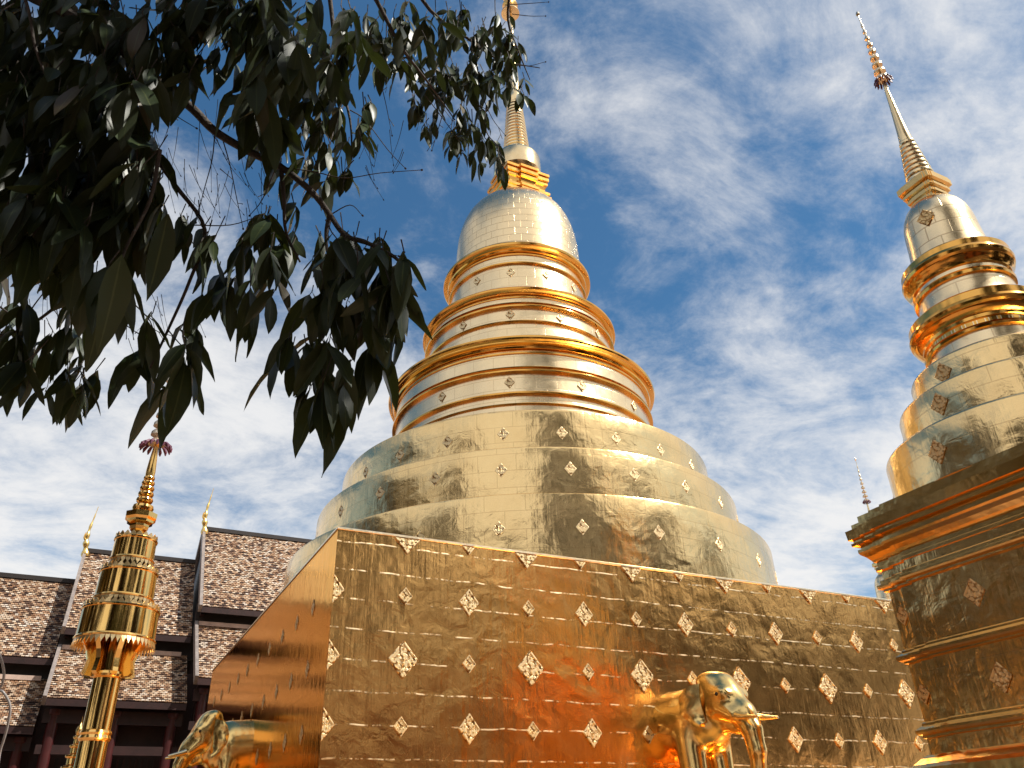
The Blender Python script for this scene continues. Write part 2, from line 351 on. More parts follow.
# ------------------------------------------------------------------ great chedi
K = .9785
CX, CY = 10.96, 20.4
X0, X1, Y0, Y1, ZT = 3.49, 18.1, 13.535, 27.2, 5.0
gc = empty('great_chedi', (CX, CY, GZ))
tag(gc, 'large gilded chedi with stepped round tiers and bell above a tall square base', 'chedi')
def L(p): return (p[0]-CX, p[1]-CY, p[2]-GZ)
def build_great():
    # plinth the elephants stand on
    mb = MB()
    def sq(d): return [(X0-d-CX, Y0-d-CY), (X1+d-CX, Y0-d-CY), (X1+d-CX, Y1+d-CY), (X0-d-CX, Y1+d-CY)]
    mb.loft([sq(3.1), sq(3.1), sq(2.95), sq(2.95), sq(3.1), sq(3.1)], [0, .35, .5, 1.35, 1.5, 1.8])
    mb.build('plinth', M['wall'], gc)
    # four wall faces, separate sheets for front/back and sides, and a rounded lip along the top
    zb, zt = 1.8, ZT-GZ
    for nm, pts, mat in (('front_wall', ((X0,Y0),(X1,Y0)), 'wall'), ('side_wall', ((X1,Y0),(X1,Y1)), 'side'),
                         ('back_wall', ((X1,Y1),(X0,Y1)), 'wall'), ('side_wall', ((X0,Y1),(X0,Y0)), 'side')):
        mb = MB(); (ax, ay), (bx_, by) = pts
        ln = math.hypot(bx_-ax, by-ay)
        nx, nz = 40, 16; g = []
        for j in range(nz+1):
            for i in range(nx+1):
                u = i/nx; g.append((ax+(bx_-ax)*u-CX, ay+(by-ay)*u-CY, zb+(zt-zb)*j/nz))
        fs = []; us = []
        for j in range(nz):
            for i in range(nx):
                a = j*(nx+1)+i; fs.append((a, a+1, a+nx+2, a+nx+1))
                q = lambda ii, jj: (ii/nx*ln, (zt-zb)*jj/nz)
                us.append([q(i,j), q(i+1,j), q(i+1,j+1), q(i,j+1)])
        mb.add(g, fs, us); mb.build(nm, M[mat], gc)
    mb = MB(); e = .0
    mb.loft([sq(0.004), sq(.018), sq(.018), sq(.0), sq(-.35)], [zt-.002, zt+.004, zt+.035, zt+.05, zt+.055])
    mb.build('top_edge', M['lip'], gc)
    def lathe(name, prof, mat, n=160, smooth=35, scale=K):
        mb = MB(); mb.lathe([(r*scale, z*scale-GZ) for r, z in prof], n); return mb.build(name, M[mat], gc, smooth)
    lathe('lower_drum', [(6.965,5.0/K+.02),(6.97,5.6),(6.975,6.2),(6.97,6.76),(6.955,6.81),(6.92,6.835),(6.1,6.88)], 'drum')
    lathe('middle_drum', [(6.24,6.84),(6.25,7.3),(6.255,7.8),(6.25,8.24),(6.235,8.29),(6.20,8.315),(5.5,8.35)], 'drum')
    lathe('upper_drum', [(5.6,8.31),(5.61,8.8),(5.615,9.2),(5.61,9.58),(5.595,9.63),(5.56,9.655),(4.0,9.72)], 'drum')
    # three ringed storeys: plain wall, thin mouldings, heavy crown moulding, sloping shoulder
    def storey(base, wall_r, thin, mid, crown, shoulder):
        lathe('ring_wall', [(wall_r+.06, base-.02), (wall_r+.04, base+.3), (wall_r, base+.5), (wall_r-.02, crown[-1][1]-.05)], 'neck')
        for r, z, hgt in thin:
            lathe('thin_moulding', [(wall_r-.05, z-hgt),(r-.01, z-hgt*.8),(r, z-hgt*.2),(r-.005, z+hgt*.3),(r-.05, z+hgt),(wall_r-.05, z+hgt)], 'mould')
        zt_ = crown[-1][1]; crown = [(r, zt_+(z-zt_)*(.74 if z < zt_-.3 else .80)) for r, z in crown]
        lathe('crown_moulding', crown, 'mould', 192, 28)
        lathe('top_slab', [(crown[-1][0]+.02, crown[-1][1]-.03), (crown[-1][0]+.02, crown[-1][1]+.015), (wall_r*.7, crown[-1][1]+.05)], 'neck')
    storey(9.70, 4.12, [(4.17,10.62,.03),(4.21,10.95,.05),(4.22,11.66,.05),(4.19,11.78,.03)], None,
           [(4.05,12.05),(4.14,12.08),(4.14,12.14),(4.10,12.16),(4.10,12.22),(4.19,12.26),(4.21,12.32),(4.18,12.36),(4.18,12.40),(4.27,12.43),(4.30,12.48),(4.30,12.52),(4.355,12.56),(4.38,12.62),(4.37,12.70),(4.30,12.74)],
           [(4.33,12.74),(4.30,12.86),(4.18,13.1),(4.0,13.36),(3.75,13.62),(3.5,13.82),(3.25,13.95),(3.1,13.98)])
    storey(12.74, 3.15, [(3.22,14.02,.04),(3.25,14.58,.05),(3.22,14.70,.03)], None,
           [(3.08,14.78),(3.16,14.80),(3.16,14.85),(3.13,14.87),(3.13,14.91),(3.21,14.94),(3.23,14.99),(3.21,15.02),(3.28,15.06),(3.325,15.11),(3.33,15.18),(3.29,15.24),(3.22,15.26)],
           [(3.28,15.25),(3.22,15.36),(3.08,15.56),(2.9,15.76),(2.68,15.93),(2.45,16.05),(2.35,16.08)])
    storey(15.27, 2.40, [(2.47,16.88,.045)], None,
           [(2.34,17.06),(2.42,17.08),(2.42,17.13),(2.39,17.15),(2.39,17.19),(2.48,17.23),(2.50,17.29),(2.48,17.32),(2.58,17.38),(2.645,17.45),(2.655,17.54),(2.62,17.61),(2.54,17.63)],
           [(2.6,17.62),(2.56,17.74),(2.46,17.98),(2.36,18.3),(2.30,18.62),(2.28,18.7)])
    lathe('bell', [(2.30,17.62),(2.28,18.2),(2.26,18.8),(2.24,19.15),(2.20,19.55),(2.125,19.95),(2.02,20.3),(1.88,20.62),(1.70,20.9),(1.48,21.15),(1.22,21.35),(.95,21.46),(.5,21.5)], 'bell', 160, 60)
    # square harmika with redented corners
    def red(s, e=.12, w=.42):
        a, b = s*(1-.0), s*w
        q = [(s+e*s, -b),(s+e*s, b),(s, b),(s, s)]
        pts = []
        for k in range(4):
            c_, s_ = math.cos(k*math.pi/2), math.sin(k*math.pi/2)
            for x, y in [(s*(1+e), -b),(s*(1+e), b),(s, b),(s, s),(b, s)]:
                pts.append((x*c_-y*s_, x*s_+y*c_))
        return pts
    mb = MB(); zz = []; rr = []
    for s, z in [(.84,22.08),(.88,22.12),(.88,22.26),(.80,22.28),(.80,22.36),(.85,22.38),(.85,22.50),(.74,22.53),(.70,22.62),(.70,22.80),(.74,22.90),(.80,22.93),(.80,23.03),(.76,23.05),(.76,23.10),(.84,23.13),(.84,23.28),(.78,23.30),(.78,23.36),(.86,23.38),(.86,23.5),(.5,23.53)]:
        rr.append(red(s*K*1.06)); zz.append((21.4+(z-22.08)*.95)*K-GZ)
    mb.loft(rr, zz); mb.build('harmika', M['mould'], gc)
    lathe('lotus_disc', [(.5,22.7),(.6,22.78),(.72,22.9),(.86,23.02),(.93,23.12),(.94,23.3),(.93,23.85),(.86,24.0),(.7,24.08),(.58,24.1)], 'spire', 64, 30)
    prof = []; n = 17
    for i in range(n):
        z0_, z1_ = 24.1+(27.2-24.1)*i/n, 24.1+(27.2-24.1)*(i+1)/n
        r = .56+(.33-.56)*i/n; h = z1_-z0_
        prof += [(r*.86,z0_),(r*.97,z0_+h*.2),(r,z0_+h*.45),(r*.97,z0_+h*.68),(r*.86,z0_+h*.86)]
    lathe('spire_rings', prof, 'spire', 48, 30)
    lathe('spire_cone', [(.3,27.15),(.34,27.22),(.35,27.45),(.31,27.6),(.27,28.1),(.24,28.6),(.17,30.2),(.11,31.8),(.07,33.2),(.05,33.3)], 'spire', 48, 40)
    p = []
    for i in range(6):
        r = .42*(1-i/7); z = 33.2+i*.55
        p += [(.05,z),(r,z+.02),(r*.98,z+.09),(r*.5,z+.25),(.05,z+.3)]
    lathe('finial_parasol', p+[(.01,37)], 'spire', 24, 30)
    for ch in gc.children:      # the bell and spire stand slightly off the drums' axis
        b_ = ch.name.split('.')[0]
        if b_ in ('harmika', 'lotus_disc', 'spire_rings', 'spire_cone', 'finial_parasol'): ch.location = (.177, -.092, 0)
        elif b_ == 'bell': ch.location = (.06, -.03, 0)
    # plaques on the front wall
    S = 1.225; xs = [X0+1.30+S*k for k in range(11)]
    rows = [(1.79,'SM'),(2.85,'LS'),(3.93,'SM'),(5.0,'LS'),(.74,'LS')]
    for z, pat in rows:
        for k, x in enumerate(xs):
            d = pat[k % 2]
            me = (DH if z == 5.0 else D)[d]
            put_ornament(me, gc, L((x, Y0-.004, z-(.02 if z==5.0 else 0))), -math.pi/2)
        if z < 4.9: put_ornament(HALF, gc, L((X0, Y0-.004, z)), -math.pi/2)
    for R_, z, in ((5.61,8.98),(6.25,7.72),(6.97,6.02)):
        for k in range(-3, 6):
            a = rad(-123.2+15*k); put_ornament(DS, gc, (R_*K*math.cos(a), R_*K*math.sin(a), z*K-GZ), a)
    for R_, z in ((4.125,11.32),(3.155,14.3),(2.405,16.5)):
        for k in range(-1, 3):
            a = rad(-122.6+29.3*k); put_ornament(DS, gc, (R_*K*math.cos(a), R_*K*math.sin(a), z*K-GZ), a)
    a = rad(-89); put_ornament(D['B'], gc, (2.165*K*math.cos(a), 2.165*K*math.sin(a), 19.75*K-GZ), a, rad(-9))
    # plaques on the left wall, seen edge-on: one part
    mb = MB()
    for z, pat in rows[:3]+rows[4:]:
        for k in range(10):
            me = D['S']; off = L((X0-.004, Y0+1.30+S*k, z))
            vs_ = [(off[0]+v.co.y*.3, off[1]-v.co.x, off[2]+v.co.z) for v in me.vertices]
            mb.add(vs_, [tuple(p.vertices) for p in me.polygons])
    o = mb.build('side_ornaments', M['orn2'], gc); o['kind'] = 'stuff'
build_great()

# ------------------------------------------------------------------ small chedis
def build_small(loc):
    c = empty('small_chedi', loc); g = -GZ
    def red(s, e, w):
        pts = []
        for k in range(4):
            cs, sn = round(math.cos(k*math.pi/2)), round(math.sin(k*math.pi/2))
            for x, y in [(s+e, -(s-w)),(s+e, s-w),(s+e*.45, s-w),(s+e*.45, s-w*.5),(s, s-w*.5),(s, s),(s-w*.5, s),(s-w*.5, s+e*.45),(s-w, s+e*.45)]:
                pts.append((x*cs-y*sn, x*sn+y*cs))
        return pts
    def blk(name, prof, mat, e=.13, w=.5, smooth=None):
        mb = MB(); mb.loft([red(s, e, w) for s, z in prof], [z+g for s, z in prof]); return mb.build(name, M[mat], c, smooth)
    blk('foot_step', [(2.15,-1.6),(2.15,-.6),(2.0,-.55),(2.0,.2),(1.88,.3),(1.88,.74),(1.80,.79),(1.72,.86),(1.66,.9)], 'cornice')
    blk('base_body', [(1.632,.88),(1.628,1.12)], 'body')
    blk('band_moulding', [(1.62,1.085),(1.66,1.10),(1.66,1.13),(1.70,1.145),(1.712,1.17),(1.712,1.20),(1.67,1.23),(1.64,1.25),(1.64,1.28),(1.61,1.30)], 'cornice')
    blk('lower_body', [(1.612,1.29),(1.62,2.06)], 'body')
    blk('band_moulding', [(1.61,2.02),(1.66,2.04),(1.66,2.06),(1.70,2.08),(1.718,2.10),(1.718,2.135),(1.68,2.16),(1.65,2.18),(1.65,2.205),(1.62,2.225)], 'cornice')
    blk('upper_body', [(1.62,2.21),(1.622,3.05)], 'body')
    blk('band_moulding', [(1.61,3.01),(1.67,3.03),(1.67,3.055),(1.715,3.075),(1.722,3.10),(1.722,3.13),(1.68,3.15),(1.68,3.19),(1.65,3.21)], 'cornice')
    blk('frieze', [(1.645,3.19),(1.64,3.33),(1.655,3.34)], 'body')
    blk('cornice', [(1.64,3.32),(1.69,3.335),(1.69,3.38),(1.665,3.395),(1.665,3.455),(1.695,3.47),(1.71,3.50),(1.75,3.555),(1.80,3.60),(1.815,3.63),(1.815,3.675),(1.775,3.69),(1.775,3.715),(1.86,3.735),(1.865,3.775),(1.835,3.79),(1.835,3.815),(1.885,3.83),(1.895,3.97),(1.82,3.985),(1.82,4.06),(1.74,4.075),(1.74,4.18),(1.2,4.2)], 'cornice', .10)
    def zm(z):
        d = .15*min(1, max(0, (z-4.8)/.3))
        return z-(d if z < 8.8 else d*max(0, (9.62-z)/.82))
    def lathe(name, prof, mat, n=96, smooth=35):
        mb = MB(); mb.lathe([(r, z+g) for r, z in prof], n); return mb.build(name, M[mat], c, smooth)
    lathe('lower_tier', [(1.865,4.17),(1.87,4.5),(1.87,4.90),(1.86,4.93),(1.84,4.945),(1.3,4.96)], 'drum')
    lathe('middle_tier', [(1.5,4.93),(1.505,5.3),(1.505,5.60),(1.495,5.63),(1.475,5.645),(1.0,5.66)], 'drum')
    lathe('upper_tier', [(1.195,5.63),(1.2,5.9),(1.2,6.13),(1.19,6.16),(1.17,6.175),(.7,6.19)], 'drum')
    lathe('ring_wall', [(.86,6.17),(.84,6.3),(.83,6.4),(.83,6.9)], 'neck')
    lathe('crown_moulding', [(.80,6.52),(.875,6.54),(.885,6.58),(.86,6.62),(.83,6.63),(.83,6.70),(.86,6.72),(.865,6.77),(.90,6.79),(.955,6.83),(.975,6.86),(.96,6.89),(1.0,6.92),(1.015,6.96),(1.005,7.0),(.985,7.02),(.985,7.13),(.96,7.16),(.6,7.19)], 'mould', 128, 28)
    lathe('ring_wall', [(.76,7.17),(.735,7.3),(.72,7.4),(.72,8.0)], 'neck')
    lathe('crown_moulding', [(.69,7.58),(.76,7.60),(.77,7.65),(.75,7.69),(.71,7.71),(.71,7.76),(.75,7.79),(.765,7.84),(.80,7.88),(.825,7.92),(.81,7.95),(.845,7.98),(.86,8.03),(.85,8.07),(.835,8.09),(.835,8.19),(.81,8.22),(.5,8.26)], 'mould', 128, 28)
    lathe('bell', [(.64,8.23),(.615,8.4),(.59,8.6),(.575,8.8),(.565,9.0),(.55,9.15),(.515,9.3),(.45,9.44),(.36,9.55),(.25,9.62),(.15,9.64)], 'bell', 96, 60)
    blk('harmika', [(.20,9.58),(.215,9.6),(.215,9.68),(.245,9.7),(.245,9.76),(.23,9.77),(.23,9.8),(.275,9.82),(.275,9.88),(.255,9.89),(.255,9.92),(.315,9.94),(.315,10.06),(.30,10.08),(.25,10.12),(.15,10.13)], 'cornice', .018, .09)
    prof = []; n = 9
    for i in range(n):
        z0, z1 = 10.12+(11.16-10.12)*i/n, 10.12+(11.16-10.12)*(i+1)/n; r = .255+(.125-.255)*i/n; h = z1-z0
        prof += [(r*.84,z0),(r*.97,z0+h*.2),(r,z0+h*.45),(r*.97,z0+h*.7),(r*.84,z0+h*.88)]
    lathe('spire_rings', prof, 'spire', 40, 30)
    lathe('spire_cone', [(.115,11.15),(.118,11.2),(.1,11.4),(.06,12.1),(.032,12.7),(.03,12.8)], 'spire', 32, 40)
    # metal parasol finial: stacked discs, fringe below the lowest
    p = []
    for i in range(9):
        r = .125*(1-i/11.5)**1.3; z = 12.86+i*.20
        p += [(.022,z),(r,z+.005),(r*.97,z+.055),(r*.62,z+.09),(.024*(1-i/14),z+.12)]
    o = lathe('finial_parasol', p+[(.012,14.7),(.012,14.82),(.04,14.86),(.03,14.92),(.003,14.97)], 'parasol', 20, 30)
    mb = MB()
    for k in range(14):
        a = 2*math.pi*k/14; r = .135
        pts = [(r*math.cos(a)*s, r*math.sin(a)*s, z+g) for s, z in ((.9,12.88),(1.15,12.83),(1.3,12.78))]
        mb.tube(pts, [.014,.018,.008], 5)
        mb.tube([(p_[0],p_[1],p_[2]) for p_ in [(r*math.cos(a+.2)*.8, r*math.sin(a+.2)*.8, 12.87+g),(r*math.cos(a+.2)*.95, r*math.sin(a+.2)*.95, 12.76+g)]], [.012,.016], 5)
    mb.build('fringe', M['fringe'], o)
    # plaques on the two faces towards the camera side
    F = 1.62+.13+.004
    for ang, ax in ((math.pi, 'x'), (-math.pi/2, 'y')):
        for z, t_ in ((2.66,.28),(2.66,-.62),(1.63,.28),(1.63,-.62)):
            loc2 = (-F, t_, z+g) if ax == 'x' else (-t_, -F, z+g)
            put_ornament(SD, c, loc2, ang)
        for z in (2.66, 1.63):
            loc2 = (-1.627, 1.50, z+g) if ax == 'x' else (-1.50, -1.627, z+g)
            put_ornament(SDs, c, loc2, ang)
    for R_, z in ((1.873,4.53),(1.508,5.34),(1.2,5.92)):
        for k in range(-1, 2):
            a = rad(177+60*k); put_ornament(SD, c, (R_*math.cos(a), R_*math.sin(a), z+g), a)
    a = rad(195); put_ornament(SD, c, (.58*math.cos(a), .58*math.sin(a), 9.0+g), a, rad(-4))
    return c
M['parasol'] = gold_plain('parasol_gilt', .25, (.85,.70,.48,1), .003, 25)
M['fringe'] = plain('purple_fringe', (.13,.035,.07), .5)
SD = diamond_mesh(.30, .37, M['orn2'], depth=.012); SDs = diamond_mesh(.2, .26, M['orn2'], depth=.02)
sc1 = build_small((11.652, 6.196, GZ))
tag(sc1, 'smaller gold chedi close by at right, moulded square body seen up to its slanting spire', 'chedi', 'small chedis around the great chedi')
def copy_tree(o, parent=None):
    q = o.copy(); COL.objects.link(q)
    if parent is not None: q.parent = parent
    for ch in list(o.children): copy_tree(ch, q)
    return q
sc2 = copy_tree(sc1); sc2.location = (29.32, 22.78, GZ)
tag(sc2, 'far chedi of which only the thin spire tip shows above the right chedi cornice', 'chedi', 'small chedis around the great chedi')

# ------------------------------------------------------------------ elephants (smooth-union field, surface nets)
def surface_nets(F, org, h):
    nx, ny, nz = F.shape; ins = F < 0
    idx = -np.ones((nx-1, ny-1, nz-1), int)
    acc = np.zeros((nx-1, ny-1, nz-1, 3)); cnt = np.zeros((nx-1, ny-1, nz-1))
    cs = [(i,j,k) for i in (0,1) for j in (0,1) for k in (0,1)]
    sl_ = lambda c: F[c[0]:nx-1+c[0], c[1]:ny-1+c[1], c[2]:nz-1+c[2]]
    for a in cs:
        for d in range(3):
            if a[d]: continue
            b = list(a); b[d] = 1; b = tuple(b)
            fa, fb = sl_(a), sl_(b); m = (fa < 0) != (fb < 0)
            t = np.where(m, fa/(fa-fb+1e-12), 0)
            for q in range(3):
                acc[..., q] += np.where(m, (t if q == d else a[q]), 0)
            cnt += m
    act = cnt > 0; ids = np.argwhere(act); idx[act] = np.arange(len(ids))
    V = (ids+acc[act]/cnt[act][:, None])*h+org
    faces = []
    for d in range(3):
        e1, e2 = (d+1) % 3, (d+2) % 3
        lo = [slice(None)]*3; hi = [slice(None)]*3; lo[d] = slice(0, -1); hi[d] = slice(1, None)
        m = ins[tuple(lo)] != ins[tuple(hi)]
        for p in np.argwhere(m):
            if p[e1] == 0 or p[e2] == 0 or p[e1] >= F.shape[e1]-1 or p[e2] >= F.shape[e2]-1: continue
            q = []
            for o1, o2 in ((-1,-1),(0,-1),(0,0),(-1,0)):
                c = p.copy(); c[e1] += o1; c[e2] += o2; q.append(idx[tuple(c)])
            if not ins[tuple(p)]: q = q[::-1]
            faces.append(q)
    return V, faces
def elephant_body():
    h = .035; org = np.array([-.36, -.8, -.1])
    X, Y, Z = np.meshgrid(*[org[i]+h*np.arange(n) for i, n in enumerate((74, 46, 76))], indexing='ij')
    P = np.stack([X, Y, Z], -1)
    def cap(a, b, ra, rb):
        a, b = np.array(a), np.array(b); ab = b-a
        t = np.clip(((P-a)@ab)/(ab@ab), 0, 1); return np.linalg.norm(P-(a+t[..., None]*ab), axis=-1)-(ra+(rb-ra)*t)
    def ell(c, r):
        q = (P-np.array(c))/np.array(r); n = np.linalg.norm(q, axis=-1); return (n-1)*min(r)
    def su(a, b, k):
        hh = np.clip(.5+.5*(b-a)/k, 0, 1); return b*(1-hh)+a*hh-k*hh*(1-hh)
    f = cap((-.5,0,1.72), (.5,0,1.70), .60, .56)
    f = su(f, cap((.35,0,1.5), (.78,0,1.5), .46, .34), .15)
    for s in (-1, 1):
        f = su(f, cap((.55,.30*s,1.35), (.62,.30*s,.12), .25, .19), .10)
        f = su(f, cap((.63,.30*s,.10), (.68,.30*s,.06), .22, .22), .06)
    hd = ell((1.10,0,1.95), (.35,.33,.43))
    for s in (-1, 1):
        hd = su(hd, ell((1.0,.15*s,2.27), (.22,.17,.17)), .10)
        hd = su(hd, ell((1.33,.24*s,2.0), (.16,.09,.12)), .08)     # brow
        hd = su(hd, cap((1.25,.17*s,1.78), (1.52,.19*s,1.60), .15, .10), .08)   # tusk sockets
    hd = su(hd, cap((1.12,0,2.12), (1.58,0,1.62), .28, .19), .12)
    hd = su(hd, cap((1.0,0,1.62), (1.40,0,1.40), .17, .09), .08)                # lower jaw
    tr = [((1.55,0,1.66),.20),((1.68,0,1.36),.165),((1.72,0,1.02),.14),((1.68,0,.68),.115),((1.66,0,.42),.10),((1.76,0,.24),.085),((1.93,0,.20),.07)]
    for (a, ra), (b, rb) in zip(tr, tr[1:]): hd = su(hd, cap(a, b, ra, rb), .05)
    f = su(f, hd, .13)
    V, F = surface_nets(f, org, h)
    me = bpy.data.meshes.new('body'); me.from_pydata(V.tolist(), [], [list(map(int, q)) for q in F])
    bm = bmesh.new(); bm.from_mesh(me)
    for _ in range(3): bmesh.ops.smooth_vert(bm, verts=bm.verts[:], factor=.5, use_axis_x=True, use_axis_y=True, use_axis_z=True)
    bmesh.ops.recalc_face_normals(bm, faces=bm.faces[:]); bm.to_mesh(me); bm.free()
    me.polygons.foreach_set('use_smooth', [True]*len(me.polygons)); me.materials.append(M['eleph']); return me
EB = elephant_body()
def elephant_parts():
    out = []
    for s in (-1, 1):
        mb = MB()     # ear: curved flap, wavy lower edge, with thickness
        n, m_ = 12, 7; g = []
        for side in (0, 1):
            for i in range(n+1):
                u = i/n
                for j in range(m_+1):
                    v = j/m_
                    lenx = .40*math.sin(math.pi*min(1, .16+u*.84))**.55*(1-.25*u)
                    x = 1.02-v*lenx; z = 2.22-.66*u-.10*v*v
                    y = .34+.16*math.sin(v*1.7)+.05*math.sin(u*3.1)+.02*math.sin(u*14)*v-.05*u
                    g.append((x, s*(y+side*.022), z))
        W_ = m_+1; off = (n+1)*W_; fs = []
        for i in range(n):
            for j in range(m_):
                a = i*W_+j; q = (a, a+1, a+W_+1, a+W_); q2 = tuple(off+k for k in q)
                fs += [q, q2[::-1]] if s > 0 else [q[::-1], q2]
        def rim(seq):
            for a, b in zip(seq, seq[1:]): fs.append((a, b, off+b, off+a))
        rim([i*W_+m_ for i in range(n+1)]); rim(list(range(W_))); rim([n*W_+j for j in range(W_)]); rim([i*W_ for i in range(n+1)])
        mb.add(g, fs); out.append(('ear', mb.mesh('ear', M['eleph'], 50)))
        mb = MB(); mb.tube(smooth_path([(1.46,.18*s,1.64),(1.68,.21*s,1.57),(1.86,.23*s,1.535),(2.03,.24*s,1.51)], 5), [.075-.0036*i for i in range(16)], 12)
        out.append(('tusk', mb.mesh('tusk', M['tusk'], 60)))
        mb = MB(); mb.lathe([(.002,-.035),(.025,-.025),(.036,0),(.025,.025),(.002,.035)], 14)
        me = mb.mesh('eye', M['eye'], 80); me.transform(Matrix.Translation((1.345,.315*s,1.985))); out.append(('eye', me))
    return out
M['tusk'] = gold_plain('gilt_tusk', .15, (.95,.80,.50,1), .002, 6); M['eye'] = plain('dark_eye', (.03,.02,.015), .2)
EP = elephant_parts()
def elephant(loc, ang, sx, label):
    e = empty('elephant_statue', loc); e.rotation_euler = (0, 0, ang)
    tag(e, label, 'elephant statue', 'gilded elephants set into the chedi walls')
    for nm, me in [('body', EB)]+EP:
        o = bpy.data.objects.new(nm, me); o.scale = (sx, 1, 1); link(o, e)
elephant((10.42, Y0, .30), -math.pi/2, 1.20, 'gold elephant statue emerging from the front wall, head towards the right chedi')
elephant((X0, 19.66, .36), math.pi, .80, 'gold elephant statue emerging from the left wall, facing the tiered umbrella pole')

# ------------------------------------------------------------------ tiered ceremonial umbrella on a pole
def build_umbrella(loc, label):
    c = empty('tiered_umbrella', loc); g = -GZ
    def lathe(name, prof, mat='brass', n=64, smooth=35, parent=None):
        mb = MB(); mb.lathe([(r, z+g) for r, z in prof], n); return mb.build(name, M[mat], parent or c, smooth)
    lathe('base', [(.62,-1.6),(.62,-1.3),(.5,-1.2),(.42,-1.0),(.32,-.85),(.26,-.8)])
    lathe('pole', [(.172,-.85),(.162,.9),(.158,2.6)])
    lathe('collar_ring', [(.15,1.26),(.176,1.275),(.188,1.30),(.176,1.325),(.172,1.335),(.186,1.36),(.176,1.385),(.15,1.40)])
    lathe('collar_ring', [(.15,1.985),(.20,2.0),(.21,2.03),(.20,2.06),(.15,2.08)])
    # lotus bracket flaring below the lowest tier: ribs round the pole
    mb = MB()
    for k in range(8):
        a = 2*math.pi*k/8+.2; ca, sa = math.cos(a), math.sin(a)
        prof = [(.18,2.0),(.285,2.01),(.315,2.04),(.30,2.09),(.28,2.2),(.31,2.30),(.38,2.42),(.44,2.50),(.18,2.55)]
        vs_ = []
        for w in (-.03, .03):
            vs_ += [(r*ca-w*sa, r*sa+w*ca, z+g) for r, z in prof]
        n = len(prof); fs = [tuple(range(n)), tuple(range(n, 2*n))[::-1]]
        for i in range(n): fs.append((i, i+n, (i+1) % n+n, (i+1) % n))
        mb.add(vs_, fs)
    mb.build('bracket', M['brass'], c)
    tiers = [(.474,.462,2.44,2.84),(.362,.350,2.96,3.34),(.272,.262,3.48,3.79)]
    for i, (rb, rtp, z0, z1) in enumerate(tiers):
        d = lathe('drum_tier', [(rb-.03,z0),(rb+.008,z0),(rb+.014,z0+.015),(rb+.006,z0+.032),(rb-.004,z0+.036),(rtp,z1-.035),(rtp+.012,z1-.03),(rtp+.016,z1-.012),(rtp+.006,z1),(rtp-.05,z1+.003),(.1,z1+.012)], 'brass', 96)
        # leaf crest standing on the tier, and fringe hanging below
        n = int(rtp*2*math.pi/.075)
        mb = MB()
        for k in range(n):
            a = 2*math.pi*k/n; w = math.pi/n*.95
            for s, zb, zt, rr in ((1, z1-.004, z1+.06, rtp+.004),):
                vs_ = []
                for dr in (0, -.014):
                    for da, zz in ((-w,zb),(w,zb),(w*.95,zb+.022),(w*.35,zb+.05),(0,zt),(-w*.35,zb+.05),(-w*.95,zb+.022)):
                        vs_.append(((rr+dr)*math.cos(a+da), (rr+dr)*math.sin(a+da), zz+g))
                fs = [(0,1,2,3,4,5,6),(13,12,11,10,9,8,7)]+[(q,(q+1)%7+0,(q+1)%7+7,q+7) for q in range(7)]
                mb.add(vs_, fs)
        mb.build('crest', M['lace'], d)
        mb = MB(); n = int(rb*2*math.pi/.06); drop = .10 if i == 0 else .085
        for k in range(n):
            a = 2*math.pi*k/n; w = math.pi/n*.92; vs_ = []
            for dr in (0, -.012):
                for da, zz in ((-w,z0+.01),(-w*.9,z0-drop*.35),(-w*.4,z0-drop*.62),(0,z0-drop),(w*.4,z0-drop*.62),(w*.9,z0-drop*.35),(w,z0+.01)):
                    rr = rb+.002+dr+(.02 if i == 0 else 0)*(z0-zz)/drop
                    vs_.append((rr*math.cos(a+da), rr*math.sin(a+da), zz+g))
            mb.add(vs_, [(0,1,2,3,4,5,6),(13,12,11,10,9,8,7)]+[(q,(q+1)%7,(q+1)%7+7,q+7) for q in range(7)])
        mb.build('fringe', M['lace'], d)
    lathe('inner_core', [(.20,2.5),(.30,2.85),(.30,2.95),(.22,3.36),(.22,3.48),(.15,3.78),(.05,3.86)], 'core', 32)
    mb = MB()
    oct_ = lambda r: [(r*math.cos(math.pi/4*k+.39), r*math.sin(math.pi/4*k+.39)) for k in range(8)]
    prof = [(.055,3.80),(.058,3.88),(.11,3.93),(.13,3.97),(.13,4.0),(.175,4.03),(.18,4.06),(.21,4.09),(.215,4.16),(.16,4.19),(.12,4.2)]
    mb.loft([oct_(r) for r, z in prof], [z+g for r, z in prof]); mb.build('octagon_capital', M['brass'], c)
    prof = []
    for r, z0, z1 in ((.140,4.19,4.31),(.112,4.33,4.41),(.104,4.42,4.50),(.097,4.51,4.58),(.088,4.59,4.66),(.076,4.67,4.73)):
        h = z1-z0; prof += [(r*.62,z0),(r*.92,z0+h*.15),(r,z0+h*.45),(r*.94,z0+h*.75),(r*.62,z1)]
    lathe('spire_rings', prof, 'brass', 32, 30)
    lathe('spire_cone', [(.06,4.72),(.064,4.8),(.05,5.0),(.036,5.15),(.036,5.25)], 'brass', 24)
    p = []
    for i in range(9):
        r = .115*(1-i/12); z = 5.22+i*.15; p += [(.03,z),(r,z+.004),(r*.96,z+.05),(r*.7,z+.085),(.03,z+.1)]
    f = lathe('finial_parasol', p+[(.02,6.6),(.05,6.64),(.04,6.7),(.004,6.85)], 'parasol_pale', 20, 30)
    mb = MB()
    for k in range(16):
        a = 2*math.pi*k/16; ca, sa = math.cos(a), math.sin(a)
        mb.tube([(.10*ca,.10*sa,5.25+g),(.16*ca,.16*sa,5.23+g),(.205*ca,.205*sa,5.19+g),(.215*ca,.215*sa,5.14+g)], [.014,.022,.026,.008], 5)
    mb.build('fringe', M['fringe'], f)
    return tag(c, label, 'umbrella')
